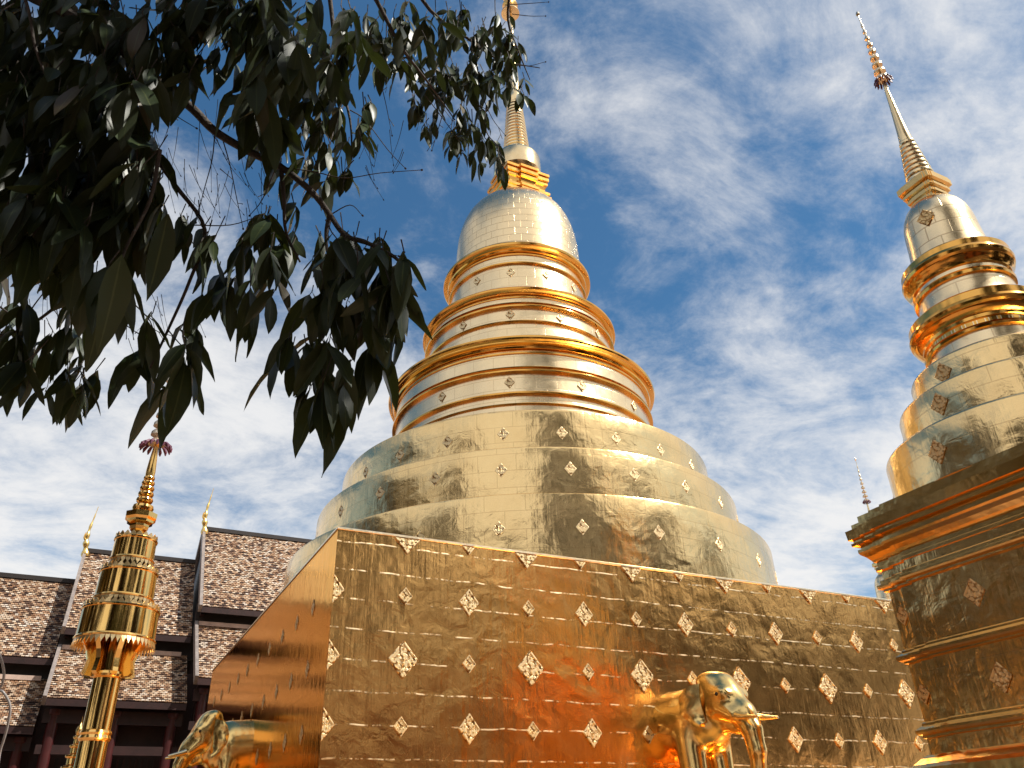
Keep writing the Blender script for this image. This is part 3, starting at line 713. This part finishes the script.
M['parasol_pale'] = gold_plain('parasol_pale_gilt', .4, (.9,.8,.66,1), .003, 25)
M['core'] = plain('dark_core', (.02,.015,.01), .6)
build_umbrella((.262, 11.7, GZ), 'gold three-tiered ceremonial umbrella with lacy fringes on a thick pole')

def build_offering(loc, top):
    c = empty('tiered_finial', loc); 
    rs = ((.225, .23), (.19, .21), (.155, .19), (.12, .17), (.09, .15)); z = top-sum(h for r, h in rs)-.34
    mb = MB(); mb.lathe([(.34,0),(.34,.3),(.22,.4),(.20,z-.1),(.26,z)], 32); mb.build('stand', M['brass'], c, 35)
    for r, h in rs:
        mb = MB(); mb.lathe([(r*.72,z),(r*.74,z+h*.55),(r*.95,z+h*.62),(r,z+h*.7),(r*.97,z+h*.85),(r*.5,z+h*.97),(r*.45,z+h+.01)], 40); mb.build('tier', M['brass'], c, 35); z += h
    mb = MB(); mb.lathe([(.04,z-.02),(.06,z+.04),(.07,z+.09),(.05,z+.14),(.02,z+.18),(.012,z+.24),(.002,z+.34)], 24); mb.build('knob', M['brass'], c, 40)
    return tag(c, 'small stacked gold finial half hidden behind the thick umbrella pole', 'finial')
_p = ray(83, 716, 15.5)
build_offering((_p.x, _p.y, GZ), _p.z-GZ)

# ------------------------------------------------------------------ temple hall with tiered tile roofs
def roof_mat():
    m, t, b = newmat('clay_roof_tiles')
    uv = N(t, 'ShaderNodeTexCoord').outputs['UV']
    br = N(t, 'ShaderNodeTexBrick', {'Vector': uv, 'Scale': 1.0, 'Mortar Size': .012, 'Mortar Smooth': .2, 'Brick Width': .14, 'Row Height': .115,
        'Color1': (0,0,0,1), 'Color2': (1,1,1,1), 'Mortar': (.0,.0,.0,1)}, offset=.5)
    r = N(t, 'ShaderNodeValToRGB', {'Fac': br.outputs['Color']})
    el = r.color_ramp.elements; el[0].position = 0; el[0].color = (.035,.018,.014,1); el[1].position = 1; el[1].color = (.80,.70,.60,1)  # pale end: light tiles, plus sun glints put into the colour
    for p_, c_ in ((.18,(.13,.065,.035,1)),(.34,(.37,.20,.11,1)),(.55,(.57,.36,.21,1)),(.84,(.73,.58,.43,1))):
        e = el.new(p_); e.color = c_
    big = rng_(t, noise(t, uv, .8, 5, .6), .35, .65, 0, 1)
    c = mixc(t, mth(t, 'MULTIPLY', big, .30), r.outputs[0], (.15,.08,.05,1))
    c = mixc(t, br.outputs['Fac'], c, (.02,.012,.01,1))
    t.links.new(c, b.inputs['Base Color']); b.inputs['Roughness'].default_value = .55
    return m
M['tile'] = roof_mat()
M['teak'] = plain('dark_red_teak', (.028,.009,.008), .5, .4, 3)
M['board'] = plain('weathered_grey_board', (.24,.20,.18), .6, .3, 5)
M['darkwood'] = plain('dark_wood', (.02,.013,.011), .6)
M['cap'] = plain('pale_mortar_cap', (.55,.40,.33), .7, .2, 3)
M['white'] = plain('whitewash', (.75,.72,.68), .7, .1, 3)
M['gilt'] = gold_plain('gilded_wood', .3, (.9,.62,.22,1), .004, 12)
def roof_slab(x0, x1, ya, za, yb, zb, rows, parent, name):
    """sloping tile field, each course overlapping the next (a real step), from (ya,za) at the top down to (yb,zb)"""
    mb = MB(); ln = math.hypot(ya-yb, za-zb); d = Vector((0, yb-ya, zb-za)).normalized(); nrm = Vector((0, d.z, -d.y))
    if nrm.z < 0: nrm = -nrm
    A = Vector((0, ya, za)); st = .028; nseg = max(1, int((x1-x0)/.22))
    for r in range(rows):
        a = A+d*(ln*r/rows); b = A+d*(ln*(r+1)/rows)
        rnd = [random.uniform(-.010, .012) for _ in range(nseg)]
        for s in range(nseg):
            xa, xb = x0+(x1-x0)*s/nseg, x0+(x1-x0)*(s+1)/nseg
            off = (r % 2)*.11
            p0, p1 = a, b+nrm*(st+rnd[s]); p2 = b+nrm*-.002
            v0 = ln*r/rows; v1 = v0+ln/rows
            mb.add([(xa,p0.y,p0.z),(xb,p0.y,p0.z),(xb,p1.y,p1.z),(xa,p1.y,p1.z),(xb,p2.y,p2.z),(xa,p2.y,p2.z)], [(3,2,1,0),(5,4,2,3)],
                   [[(xa,v1*1.0),(xb,v1),(xb,v0),(xa,v0)],[(xa,v1),(xb,v1),(xb,v1),(xa,v1)]])
    # under-boarding
    lo = [A-nrm*.03, A+d*ln-nrm*.03, A+d*ln-nrm*.16, A-nrm*.16]
    vs_ = [(x, q.y, q.z) for x in (x0+.01, x1-.01) for q in lo]
    mb.add(vs_, [(0,1,2,3),(7,6,5,4),(0,4,5,1),(1,5,6,2),(2,6,7,3),(3,7,4,0)], [[(0,.19)]*4]*6)
    o = mb.build(name, M['tile'], parent); return o
def build_hall():
    h = empty('temple_hall', (0, 40, GZ)); 
    def P(o): o.parent = h; o.matrix_parent_inverse = Matrix.Translation((0, -40, -GZ)); return o
    secs = [(-9.5,-1.2,(40,10.74),(36.6,6.88),(37.0,6.18),(34.5,4.2),False),
            (-1.02,3.62,(40,12.18),(36.3,8.0),(36.8,7.34),(34.0,5.08),True),
            (3.82,21.0,(40,13.86),(36.0,9.2),(36.6,8.6),(33.5,5.92),True)]
    for x0, x1, A, B, C_, D_, fin in secs:
        for sgn in (1, -1):
            m_ = lambda q: (40+(q[0]-40)*sgn, q[1])
            a, b, c, d = m_(A), m_(B), m_(C_), m_(D_)
            up_ = P(roof_slab(x0, x1, a[0], a[1], b[0], b[1], 40, None, 'upper_roof'))
            lo = P(roof_slab(x0, x1, c[0], c[1], d[0], d[1], 26, None, 'lower_roof'))
            # clerestory strip, mortar cap, eave boards
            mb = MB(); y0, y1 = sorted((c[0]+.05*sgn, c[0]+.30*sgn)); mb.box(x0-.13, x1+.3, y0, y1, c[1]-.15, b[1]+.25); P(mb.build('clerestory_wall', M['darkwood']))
            mb = MB(); y0, y1 = sorted((c[0]-.02*sgn, c[0]-.22*sgn)); mb.box(x0+.02, x1-.25, y0, y1, c[1]-.1, c[1]+.07); P(mb.build('roof_cap', M['cap']))
            for q in (b, d):
                mb = MB(); y0, y1 = sorted((q[0]-.02*sgn, q[0]+.06*sgn)); mb.box(x0, x1, y0, y1, q[1]-.26, q[1]-.03); P(mb.build('eave_board', M['teak']))
            # barge boards along both sloping ends at the left
            for (p, q) in ((a, b), (c, d)):
                mb = MB(); v = Vector((0, q[0]-p[0], q[1]-p[1])).normalized(); n_ = Vector((0, -v.z, v.y)); n_ = n_ if n_.z > 0 else -n_
                A_, B_ = Vector((0,)+tuple(p)), Vector((0,)+tuple(q))+v*.12
                q4 = [A_+n_*.14, B_+n_*.14, B_-n_*.22, A_-n_*.22]
                vs_ = [(x, w.y, w.z) for x in (x0-.13, x0-.003) for w in q4]
                mb.add(vs_, [(0,1,2,3),(7,6,5,4),(0,4,5,1),(1,5,6,2),(2,6,7,3),(3,7,4,0)]); P(mb.build('barge_board', M['board']))
        mb = MB(); mb.box(x0-.1, x1, 39.86, 40.14, A[1]-.06, A[1]+.13); P(mb.build('ridge_cap', M['darkwood']))
        # gable wall at the left end
        mb = MB(); g4 = [(B[0]+.2, B[1]-.3), (40, A[1]-.2), (80-B[0]-.2, B[1]-.3)]
        vs_ = [(x, y, z) for x in (x0+.02, x0+.16) for y, z in g4]
        mb.add(vs_, [(0,1,2),(5,4,3),(0,3,4,1),(1,4,5,2),(2,5,3,0)]); P(mb.build('gable', M['teak']))
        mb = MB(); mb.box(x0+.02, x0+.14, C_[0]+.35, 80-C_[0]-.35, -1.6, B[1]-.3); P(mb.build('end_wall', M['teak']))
        if fin:     # upswept gilded roof finial
            mb = MB(); z0 = A[1]+.05; xx = x0-.06
            path = smooth_path([(xx+.05,39.8,z0-.35),(xx-.03,39.75,z0+.15),(xx-.06,39.72,z0+.55),(xx-.03,39.72,z0+1.0),(xx+.04,39.72,z0+1.5),(xx+.10,39.72,z0+2.0)], 5)
            n = len(path); mb.tube(path, [max(.014, .15*(1-(i/(n-1)))**1.1*(1+.3*math.sin(i*1.3))) for i in range(n)], 8)
            mb.tube(smooth_path([(xx-.05,39.72,z0+.35),(xx-.17,39.72,z0+.5),(xx-.16,39.72,z0+.75)], 4), [.07,.065,.06,.05,.045,.035,.025,.015,.006], 6)
            P(mb.build('roof_finial', M['gilt'], None, 50))
        # side wall, beam, columns and barred windows under the lower eave
        yw = D_[0]+1.5
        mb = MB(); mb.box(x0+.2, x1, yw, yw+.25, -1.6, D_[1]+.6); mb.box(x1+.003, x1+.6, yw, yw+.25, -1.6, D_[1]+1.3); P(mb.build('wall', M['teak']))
        mb = MB(); mb.box(x0, x1, D_[0]+.55, D_[0]+.85, D_[1]-.75, D_[1]-.3); P(mb.build('beam', M['teak']))
        mb = MB(); mb.box(x0, x1, D_[0]+.6, D_[0]+.8, D_[1]-1.75, D_[1]-1.45); P(mb.build('beam', M['teak']))
        nc = max(2, int((x1-x0)/2.2)+1)
        for k in range(nc):
            xc = x0+.35+(x1-x0-.7)*k/(nc-1)
            mb = MB(); mb.lathe([(.25,-1.6),(.25,-1.3),(.19,-1.25),(.18,D_[1]-.5),(.24,D_[1]-.45),(.24,D_[1]-.3)], 20)
            me_o = mb.build('column', M['column'], None, 40); me_o.data.transform(Matrix.Translation((xc, D_[0]+.7, 0))); P(me_o)
        nw = max(1, int((x1-x0)/2.4))
        for k in range(nw):
            xa = x0+.5+(x1-x0-1)/nw*k+.15; xb = x0+.5+(x1-x0-1)/nw*(k+1)-.15; zt = D_[1]-1.8
            mb = MB(); mb.box(xa, xb, yw-.06, yw-.003, .4, zt); w = P(mb.build('window', M['darkwood']))
            mb = MB()
            nb = int((xb-xa)/.2)
            for b in range(nb+1):
                xq = xa+(xb-xa)*b/nb; mb.box(xq-.035, xq+.035, yw-.12, yw-.063, .4, zt)
            bars = P(mb.build('bars', M['teak'])); bars.parent = w; bars.matrix_parent_inverse = Matrix.Identity(4)
    tag(h, 'dark red wooden temple hall with stepped sunlit brown tile roofs and gilded finials', 'temple hall')
M['column'] = plain('maroon_column', (.06,.010,.010), .4, .25, 3)
build_hall()

# thin bent wire at the left edge of the view
mb = MB(); mb.tube(smooth_path([ray(x, y, 3.2) for x, y in ((-14,640),(-3,650),(2,662),(4,674),(2,685),(-2,690),(3,692),(9,702),(10,712),(7,728),(3,742),(0,752),(-3,775),(-8,840))], 6), .005, 8)
mb.tube([ray(-8, 840, 3.2), Vector((ray(-8,840,3.2).x-.02, ray(-8,840,3.2).y, GZ))], .005, 8)
o = mb.build('bent_wire', plain('grey_steel', (.35,.33,.32), .3), None, 60)
tag(o, 'thin pale grey bent wire at the very left in front of the tile roofs', 'wire')

# ------------------------------------------------------------------ foreground tree
def leaf_mat(name, c1, c2, under):
    m, t, b = newmat(name)
    geo = N(t, 'ShaderNodeNewGeometry'); uv = N(t, 'ShaderNodeTexCoord').outputs['UV']
    rnd = geo.outputs['Random Per Island']
    c = mixc(t, rnd, c1, c2)
    c = mixc(t, rng_(t, rnd, .93, .97, 0, 1), c, (.08,.055,.018,1))
    u = N(t, 'ShaderNodeSeparateXYZ', {0: uv}).outputs[0]
    vein = rng_(t, mth(t, 'ABSOLUTE', mth(t, 'SUBTRACT', u, .5)), .02, .05, 1, 0)
    c = mixc(t, mth(t, 'MULTIPLY', vein, .35), c, (.16,.19,.07,1))
    c = mixc(t, mth(t, 'MULTIPLY', geo.outputs['Backfacing'], .6), c, under)
    t.links.new(c, b.inputs['Base Color']); b.inputs['Roughness'].default_value = .42; b.inputs['Specular IOR Level'].default_value = .4
    tr = N(t, 'ShaderNodeBsdfTranslucent', {'Color': (.10,.13,.02,1)}); mx = N(t, 'ShaderNodeMixShader', {0: .10})
    t.links.new(b.outputs[0], mx.inputs[1]); t.links.new(tr.outputs[0], mx.inputs[2])
    t.links.new(mx.outputs[0], [n for n in t.nodes if n.type == 'OUTPUT_MATERIAL'][0].inputs[0]); return m
M['leaf'] = leaf_mat('glossy_leaf', (.014,.026,.010,1), (.042,.062,.022,1), (.055,.068,.034,1))
M['yard_leaf'] = leaf_mat('olive_leaf', (.045,.032,.012,1), (.085,.058,.022,1), (.08,.06,.03,1))
M['bark'] = plain('grey_brown_bark', (.07,.055,.045), .8, .35, 12, .01)

class Leaves:
    S = np.array([0, .07, .2, .4, .6, .8, .93, 1.0]); Wd = np.array([.03, .30, .74, 1.0, .93, .60, .24, .015])
    def __init__(self): self.V = []; self.F = []; self.UV = []; self.n = 0
    def add(self, base, direc, face, length, width=.30, droop=.25, fold=.25, twist=0.0):
        d = Vector(direc).normalized(); n = Vector(face); n = (n-d*n.dot(d)).normalized(); s = d.cross(n)
        b0 = self.n; k = 0; w = length*width/2
        for i, (t, wd) in enumerate(zip(self.S, self.Wd)):
            bend = droop*t*t*length
            mid = Vector(base)+d*(t*length*(1-.25*droop*t))-n*bend*.6+Vector((0,0,-bend*.5))
            ww = w*wd; wave = .06*w*math.sin(t*11+base[0]*40)
            ct, st_ = math.cos(twist*t), math.sin(twist*t); s2 = s*ct+n*st_; n2 = n*ct-s*st_
            for q in (-1, 0, 1):
                p = mid+s2*(ww*q)+n2*((fold*ww if q else 0)+wave*q)
                self.V.append((p.x, p.y, p.z))
        for i in range(7):
            for q in (0, 1):
                a = b0+i*3+q; self.F.append((a, a+1, a+4, a+3))
                self.UV += [(q*.5, self.S[i]), (q*.5+.5, self.S[i]), (q*.5+.5, self.S[i+1]), (q*.5, self.S[i+1])]
        self.n += 24
    def build(self, name, mat, parent):
        me = bpy.data.meshes.new(name); me.from_pydata(self.V, [], self.F)
        ul = me.uv_layers.new(name='UVMap'); ul.data.foreach_set('uv', [c for p in self.UV for c in p])
        me.polygons.foreach_set('use_smooth', [True]*len(me.polygons)); me.materials.append(mat)
        o = bpy.data.objects.new(name, me); return link(o, parent)

def build_tree():
    T0 = Vector((-3.4, -1.2, GZ))
    root = empty('leafy_tree', (0, 0, GZ)); off = Vector((0, 0, -GZ))
    tag(root, 'dark-leaved tree whose drooping branches hang over the upper left of the view', 'tree')
    R = random.Random(5)
    lv = Leaves(); tw = MB()
    br = MB()
    # trunk and main boughs (outside the frame, left and behind)
    mt = MB(); fork = Vector((-2.9,-.7,2.6))
    mt.tube([p+off for p in smooth_path([T0-Vector((0,0,.1)), T0+Vector((.05,.05,.5)), Vector((-3.2,-1.0,1.0)), fork], 5)], [.36-.009*i for i in range(16)], 14)
    mt.build('trunk', M['bark'], root, 60)
    A = ray(-70, -70, 2.7)
    boughs = [[fork, Vector((-2.3,.2,3.1)), A],
              [fork, Vector((-1.6,.6,4.0)), ray(150,-120,3.0), ray(330,-60,3.3)],
              [ray(150,-120,3.0), Vector((.6,1.6,4.6)), ray(480,-90,3.9), ray(512,-20,3.8)],
              [fork, Vector((-2.2,-.6,4.2)), Vector((-.6,-.6,5.2)), Vector((1.4,-.4,5.6)), Vector((2.8,.2,5.6))],
              [fork, Vector((-2.4,.7,2.2)), ray(-120,200,2.7), ray(-40,260,2.6)]]
    for i, bgh in enumerate(boughs):
        p = smooth_path(bgh, 6); n = len(p); br.tube([q+off for q in p], [(.10 if i != 2 else .05)*(1-k/(n-1))**.8+(.016 if i != 3 else .008) for k in range(n)], 9)
    def limb(pts, r0, r1):
        p = smooth_path([ray(*q) for q in pts], 5); n = len(p)
        br.tube([q+off for q in p], [r0+(r1-r0)*k/(n-1) for k in range(n)], 7); return p
    limbs = []
    limbs.append(limb([(-70,-70,2.7),(20,-10,2.65),(90,25,2.6),(155,78,2.6),(192,108,2.6),(215,131,2.6),(250,152,2.58),(281,167,2.55),(310,190,2.5),(328,212,2.5),(345,235,2.45),(372,245,2.4),(400,262,2.35),(410,290,2.35)], .020, .004))
    limbs.append(limb([(281,167,2.55),(284,200,2.5),(286,232,2.48),(300,262,2.46)], .008, .003))
    limbs.append(limb([(330,212,2.5),(326,235,2.5),(330,262,2.45),(345,300,2.42)], .007, .003))
    limbs.append(limb([(150,150,2.5),(175,185,2.48),(205,230,2.45),(190,280,2.4),(168,330,2.35),(150,368,2.3)], .008, .003))
    limbs.append(limb([(120,180,2.5),(100,240,2.5),(78,285,2.5),(58,305,2.5),(25,328,2.5),(-10,338,2.5)], .009, .003))
    limbs.append(limb([(-60,270,2.6),(-10,300,2.6),(20,318,2.6),(38,300,2.6),(60,270,2.6)], .004, .0015))
    limbs.append(limb([(330,-60,3.3),(370,-10,3.2),(400,45,3.2),(430,85,3.3),(455,120,3.4)], .012, .002))
    limbs.append(limb([(512,-20,3.8),(508,20,3.8),(520,55,3.8),(530,80,3.8)], .008, .002))
    limbs.append(limb([(400,-40,3.5),(430,10,3.5),(470,40,3.6),(500,60,3.7),(540,68,3.7)], .01, .002))
    limbs.append(limb([(210,-60,2.8),(240,0,2.7),(252,60,2.6),(258,110,2.55),(255,130,2.5)], .010, .003))
    limbs.append(limb([(320,-60,2.9),(330,0,2.8),(338,70,2.75),(350,120,2.7),(352,160,2.7)], .010, .002))
    limbs.append(limb([(-40,-60,2.4),(20,-10,2.35),(36,50,2.3),(52,90,2.3)], .006, .003))
    limbs.append(limb([(160,150,2.2),(150,200,2.15),(125,250,2.1),(117,283,2.05)], .006, .003))
    limbs.append(limb([(480,115,3.6),(488,135,3.6),(500,150,3.6),(505,180,3.6)], .003, .001))
    # bare twigs with knobbly ends
    def twig(pts, r=.0022):
        p = smooth_path([ray(*q) for q in pts], 4); tw.tube([q+off for q in p], [r*(1-.5*k/(len(p)-1)) for k in range(len(p))], 5)
        e = p[-1]; tw.tube([e+off, e+off+(p[-1]-p[-2]).normalized()*.006], [r*1.6, r*1.2], 5)
        for q in p[3:-2:3]:
            if r > .0015 and R.random() < .4:
                v = (Vector((R.uniform(-1,1),R.uniform(-1,1),R.uniform(-1.6,.1)))).normalized()*R.uniform(.02,.07); tw.tube([q+off, q+off+v*.6, q+off+v], [r*.6, r*.5, r*.8], 4)
    for pts in ([(281,167,2.55),(315,172,2.52),(345,178,2.5),(380,173,2.5),(421,170,2.48)], [(215,132,2.6),(212,160,2.58),(204,190,2.55),(196,222,2.5)],
                [(222,137,2.6),(230,165,2.6),(236,195,2.6),(243,228,2.6)], [(150,95,2.6),(175,115,2.6),(196,128,2.6)],
                [(350,110,2.7),(365,120,2.7),(388,150,2.68),(405,168,2.66)], [(340,235,2.45),(365,240,2.42),(385,252,2.4),(398,256,2.4)],
                [(375,60,3.2),(385,100,3.2),(392,135,3.2)], [(395,50,3.3),(420,78,3.3),(452,120,3.3)], [(444,110,3.3),(438,130,3.3),(432,150,3.3)],
                [(330,215,2.5),(350,205,2.5),(362,215,2.5)], [(275,170,2.5),(262,200,2.5),(250,215,2.5)], [(190,225,2.45),(230,225,2.45),(262,215,2.45)],
                [(130,300,2.4),(148,318,2.4),(155,330,2.4),(172,336,2.4)], [(95,288,2.5),(97,310,2.5),(94,335,2.5)], [(115,318,2.4),(130,328,2.4),(140,335,2.4)],
                [(60,270,2.5),(56,300,2.5),(60,330,2.5)], [(20,318,2.6),(20,340,2.6),(22,355,2.6)], [(168,330,2.35),(180,344,2.35),(188,350,2.35)],
                [(505,5,3.8),(535,3,3.8),(548,2,3.8)], [(512,14,3.8),(530,16,3.8),(545,16,3.8)], [(500,60,3.7),(525,66,3.7),(545,62,3.7)],
                [(425,95,3.4),(455,135,3.4),(462,150,3.4)], [(480,90,3.6),(492,118,3.6),(505,135,3.6)]):
        twig(pts)
    for _ in range(46):
        x, y = R.uniform(150,265), R.uniform(95,215); d = 2.6
        a_, b_ = R.uniform(-14,26), R.uniform(22,46); twig([(x,y,d),(x+a_*.4,y+b_*.5,d),(x+a_,y+b_,d)], .0011)
    for _ in range(40):
        x, y = R.choice([(R.uniform(0,100),R.uniform(255,320)),(R.uniform(100,200),R.uniform(270,340)),(R.uniform(330,410),R.uniform(110,180))]); d = 2.5
        a_, b_ = R.uniform(-18,20), R.uniform(20,40); twig([(x,y,d),(x+a_*.4,y+b_*.5,d),(x+a_,y+b_,d)], .0011)
    # leaves: sprays hanging from short twigs
    def spray(cx_, cy_, rx, ry, depth, n, ln, spread=.42, dj=.25):
        k = 0
        while k < n:
            a, q = R.uniform(0, 2*math.pi), math.sqrt(R.random())
            px, py = cx_+rx*q*math.cos(a), cy_+ry*q*math.sin(a)
            d0 = depth+R.uniform(-dj, dj)
            node = ray(px, py, d0)+Vector((0,0,ln*.45))
            m = R.choice((2,3,3,4)); ang = R.uniform(0, 6.28)
            stem = Vector((R.uniform(-.4,.4),R.uniform(-.4,.4),1)).normalized()*R.uniform(.05,.12)
            tw.tube([node+off+stem, node+off+stem*.4+Vector((R.uniform(-.008,.008),)*3), node+off], [.0022,.0018,.0014], 4)
            for i in range(m):
                if k >= n: break
                az = ang+i*2.4+R.uniform(-.4,.4); tl = R.gauss(spread, .2)
                dv = Vector((math.cos(az)*math.sin(tl), math.sin(az)*math.sin(tl), -math.cos(tl)))
                fv = Vector((math.cos(az+R.uniform(-.9,.9)), math.sin(az+R.uniform(-.9,.9)), R.uniform(.1,.9)))
                lv.add(node+stem*R.uniform(0,.5), dv, fv, ln*R.uniform(.75,1.3), R.uniform(.24,.34), R.uniform(-.1,.5), R.uniform(.05,.4), R.uniform(-.9,.9)); k += 1
    CL = [(55,50,90,65,2.6,150,.16),(75,150,85,90,2.4,190,.18),(40,225,50,40,2.25,45,.19),(118,205,42,50,2.35,50,.16),(200,25,80,42,2.6,110,.16),(170,60,30,25,2.5,14,.15),
          (262,45,34,60,2.4,55,.19),(255,105,30,30,2.35,14,.21),(320,50,50,55,2.6,80,.14),(345,105,42,50,2.8,50,.12),(400,28,50,35,3.2,70,.13),
          (460,45,60,45,3.6,150,.105),(455,95,45,35,3.6,85,.105),(505,45,22,45,3.8,45,.10),(470,130,22,28,3.6,26,.11),(500,145,12,20,3.6,9,.12),
          (526,72,12,25,3.8,8,.1),(280,150,32,28,2.6,22,.13),(325,175,26,26,2.6,14,.14),(285,245,35,32,2.5,24,.14),(250,285,28,36,2.5,13,.15),(215,290,20,35,2.5,6,.15),
          (350,285,40,40,2.4,40,.15),(382,285,24,34,2.4,20,.15),(318,350,30,50,2.4,17,.17),(372,335,22,36,2.4,9,.17),(300,395,18,25,2.4,5,.17),
          (340,400,20,20,2.4,3,.19),(150,385,30,40,2.3,9,.17),(180,350,14,30,2.4,5,.16),(60,372,45,36,2.6,42,.115),(15,360,22,45,2.5,22,.14),
          (62,285,26,22,2.5,8,.10),(110,270,30,24,2.2,8,.18),(190,240,24,22,2.4,9,.13),
          (-70,60,70,110,2.6,90,.17),(-80,230,60,90,2.5,60,.17),(-190,120,80,160,2.7,90,.17),(60,-80,140,50,2.8,90,.17),(300,-90,120,50,3.1,70,.14),(470,-80,80,50,3.8,60,.11)]
    for c_ in CL: spray(c_[0], c_[1]+(16 if c_[1] < 370 else -4), c_[2]*(1.15 if c_[1] > 230 else 1), c_[3]*(1.25 if c_[1] > 230 else 1), c_[4], int(c_[5]*(1.75 if c_[0] < 140 else 1.7 if c_[1] > 230 else 1.35))+2, c_[6]*(1.0 if c_[1] > 230 else .9))
    # two large brownish leaves that hang free
    for (x, y, d, l) in ((122,290,1.9,.24),(108,318,1.95,.22),(168,250,2.0,.22)):
        lv.add(ray(x,y-36,d), ray(x-14,y+30,d)-ray(x,y-36,d), (.3,-.8,.3), l, .36, .1, .2, .4)
    # crown above the frame: shades the hanging sprays, leaves gaps for the sun
    for _ in range(1500):
        p = Vector((R.gauss(.2,1.6), R.gauss(.6,1.3), R.uniform(3.9,6.2)))
        el = math.degrees(math.atan2(p.z, math.hypot(p.x, p.y)))
        f_ = p.dot(fw)
        if f_ > .2:
            sx, sy = 512+FPX*p.dot(rt)/f_, 384-FPX*p.dot(up)/f_
            if -60 < sx < 1090 and -110 < sy < 800: continue
        gap = False
        for gx, gy, gd, gr in ((345,95,2.7,.5),(375,300,2.4,.36),(330,370,2.4,.25),(490,40,3.7,.4),(120,300,2.2,.2)):
            w_ = p-ray(gx, gy, gd)
            if (w_-SUN*w_.dot(SUN)).length < gr: gap = True
        if gap: continue
        for i in range(4):
            az = R.uniform(0,6.28); tl = R.gauss(.8,.3); dv = Vector((math.cos(az)*math.sin(tl), math.sin(az)*math.sin(tl), -math.cos(tl)))
            lv.add(p+Vector((R.uniform(-.2,.2),R.uniform(-.2,.2),R.uniform(-.15,.15))), dv, (math.cos(az)*.5,math.sin(az)*.5,.9), R.uniform(.15,.24), .36, .3, .2)
    for i in range(len(lv.V)): lv.V[i] = (lv.V[i][0], lv.V[i][1], lv.V[i][2]-GZ)
    br.build('branch', M['bark'], root, 60); tw.build('twigs', M['bark'], root, 60)
    lv.build('crown', M['leaf'], root)
build_tree()

# ------------------------------------------------------------------ trees of the courtyard behind the viewer (mirrored in the gold)
def yard_tree(x, y, hgt, rad_, seed, label):
    R = random.Random(seed); c = empty('courtyard_tree', (x, y, GZ)); tag(c, label, 'tree', 'courtyard trees behind the viewer')
    mb = MB(); mb.tube([(0,0,0),(.1,.05,hgt*.25),(-.1,.1,hgt*.6)], [.35,.28,.12], 10)
    for k in range(6):
        a = k*1.05; mb.tube([(0,0,hgt*(.3+.04*k)),(math.cos(a)*rad_*.4,math.sin(a)*rad_*.4,hgt*.55),(math.cos(a)*rad_*.7,math.sin(a)*rad_*.7,hgt*.72)], [.14,.08,.03], 6)
    mb.build('trunk', M['bark'], c, 60)
    lv = Leaves(); cl = [(R.gauss(0,.5)*rad_, R.gauss(0,.5)*rad_, hgt*R.uniform(.06,.95), R.uniform(.32,.55)*rad_) for _ in range(26)]
    for i in range(4200):
        q = cl[i % 26]; v = Vector((R.gauss(0,1),R.gauss(0,1),R.gauss(0,.8))).normalized()*q[3]*R.random()**.4
        lv.add((q[0]+v.x,q[1]+v.y,q[2]+v.z), (R.uniform(-1,1),R.uniform(-1,1),R.uniform(-1,.3)), (v.x,v.y,abs(v.z)+.3), R.uniform(.55,.9), .55, .2, .1)
    lv.build('crown', M['yard_leaf'], c); return c
t1 = yard_tree(12, -19, 22, 5, 1, 'tall spreading courtyard tree behind the viewer')
t2 = yard_tree(-7, -12, 12, 4.0, 2, 'tall spreading courtyard tree behind the viewer')
for i, (x, y, sc, rz) in enumerate([(4,-18,1.8,.5),(21,-13,1.35,1.7),(26,-11,1.25,2.9),(33,-8,1.2,4.1),(40,-1,1.1,5.0),(-8,-6,1.2,.9),(-14,5,1.2,2.2),(-17,15,1.6,3.3),(-20,25,1.3,4.6),(-24,36,1.4,5.5)]):
    q = copy_tree((t1, t2)[i % 2]); q.location = (x, y, GZ); sc = sc*.8 if i % 2 == 0 and i != 0 else sc; q.scale = (sc, sc, sc); q.rotation_euler = (0, 0, rz)

# low hall behind the viewer: dark red wall, sunlit tile roof (mirrored warm brown in the front wall)
def back_hall():
    h = empty('courtyard_hall', (8.6, -4.6, GZ))
    mb = MB(); mb.box(-5, 5, -5, -.6, 0, 3.6); mb.build('wall', plain('ochre_red_wall', (.36,.13,.06), .7, .2, 1), h)
    mb = MB(); mb.box(-5.6, 5.6, .3, .5, 3.1, 3.4); mb.build('eave_board', M['teak'], h)
    for sg in (1, -1):
        o = roof_slab(-5.6, 5.6, 0, 0, 3.4, -2.9, 24, h, 'roof'); o.location = (0, -2.8, 6.3); o.rotation_euler = (0, 0, 0 if sg > 0 else math.pi)
    for k in range(3):
        mb = MB(); mb.box(-4.2+k*3.6, -3.0+k*3.6, -.597, -.5, 1.0, 2.8); mb.build('window', M['darkwood'], h)
    h.scale = (1, 1, 1.45)
    tag(h, 'low red-walled courtyard hall with a brown tile roof behind the viewer', 'hall')
back_hall()
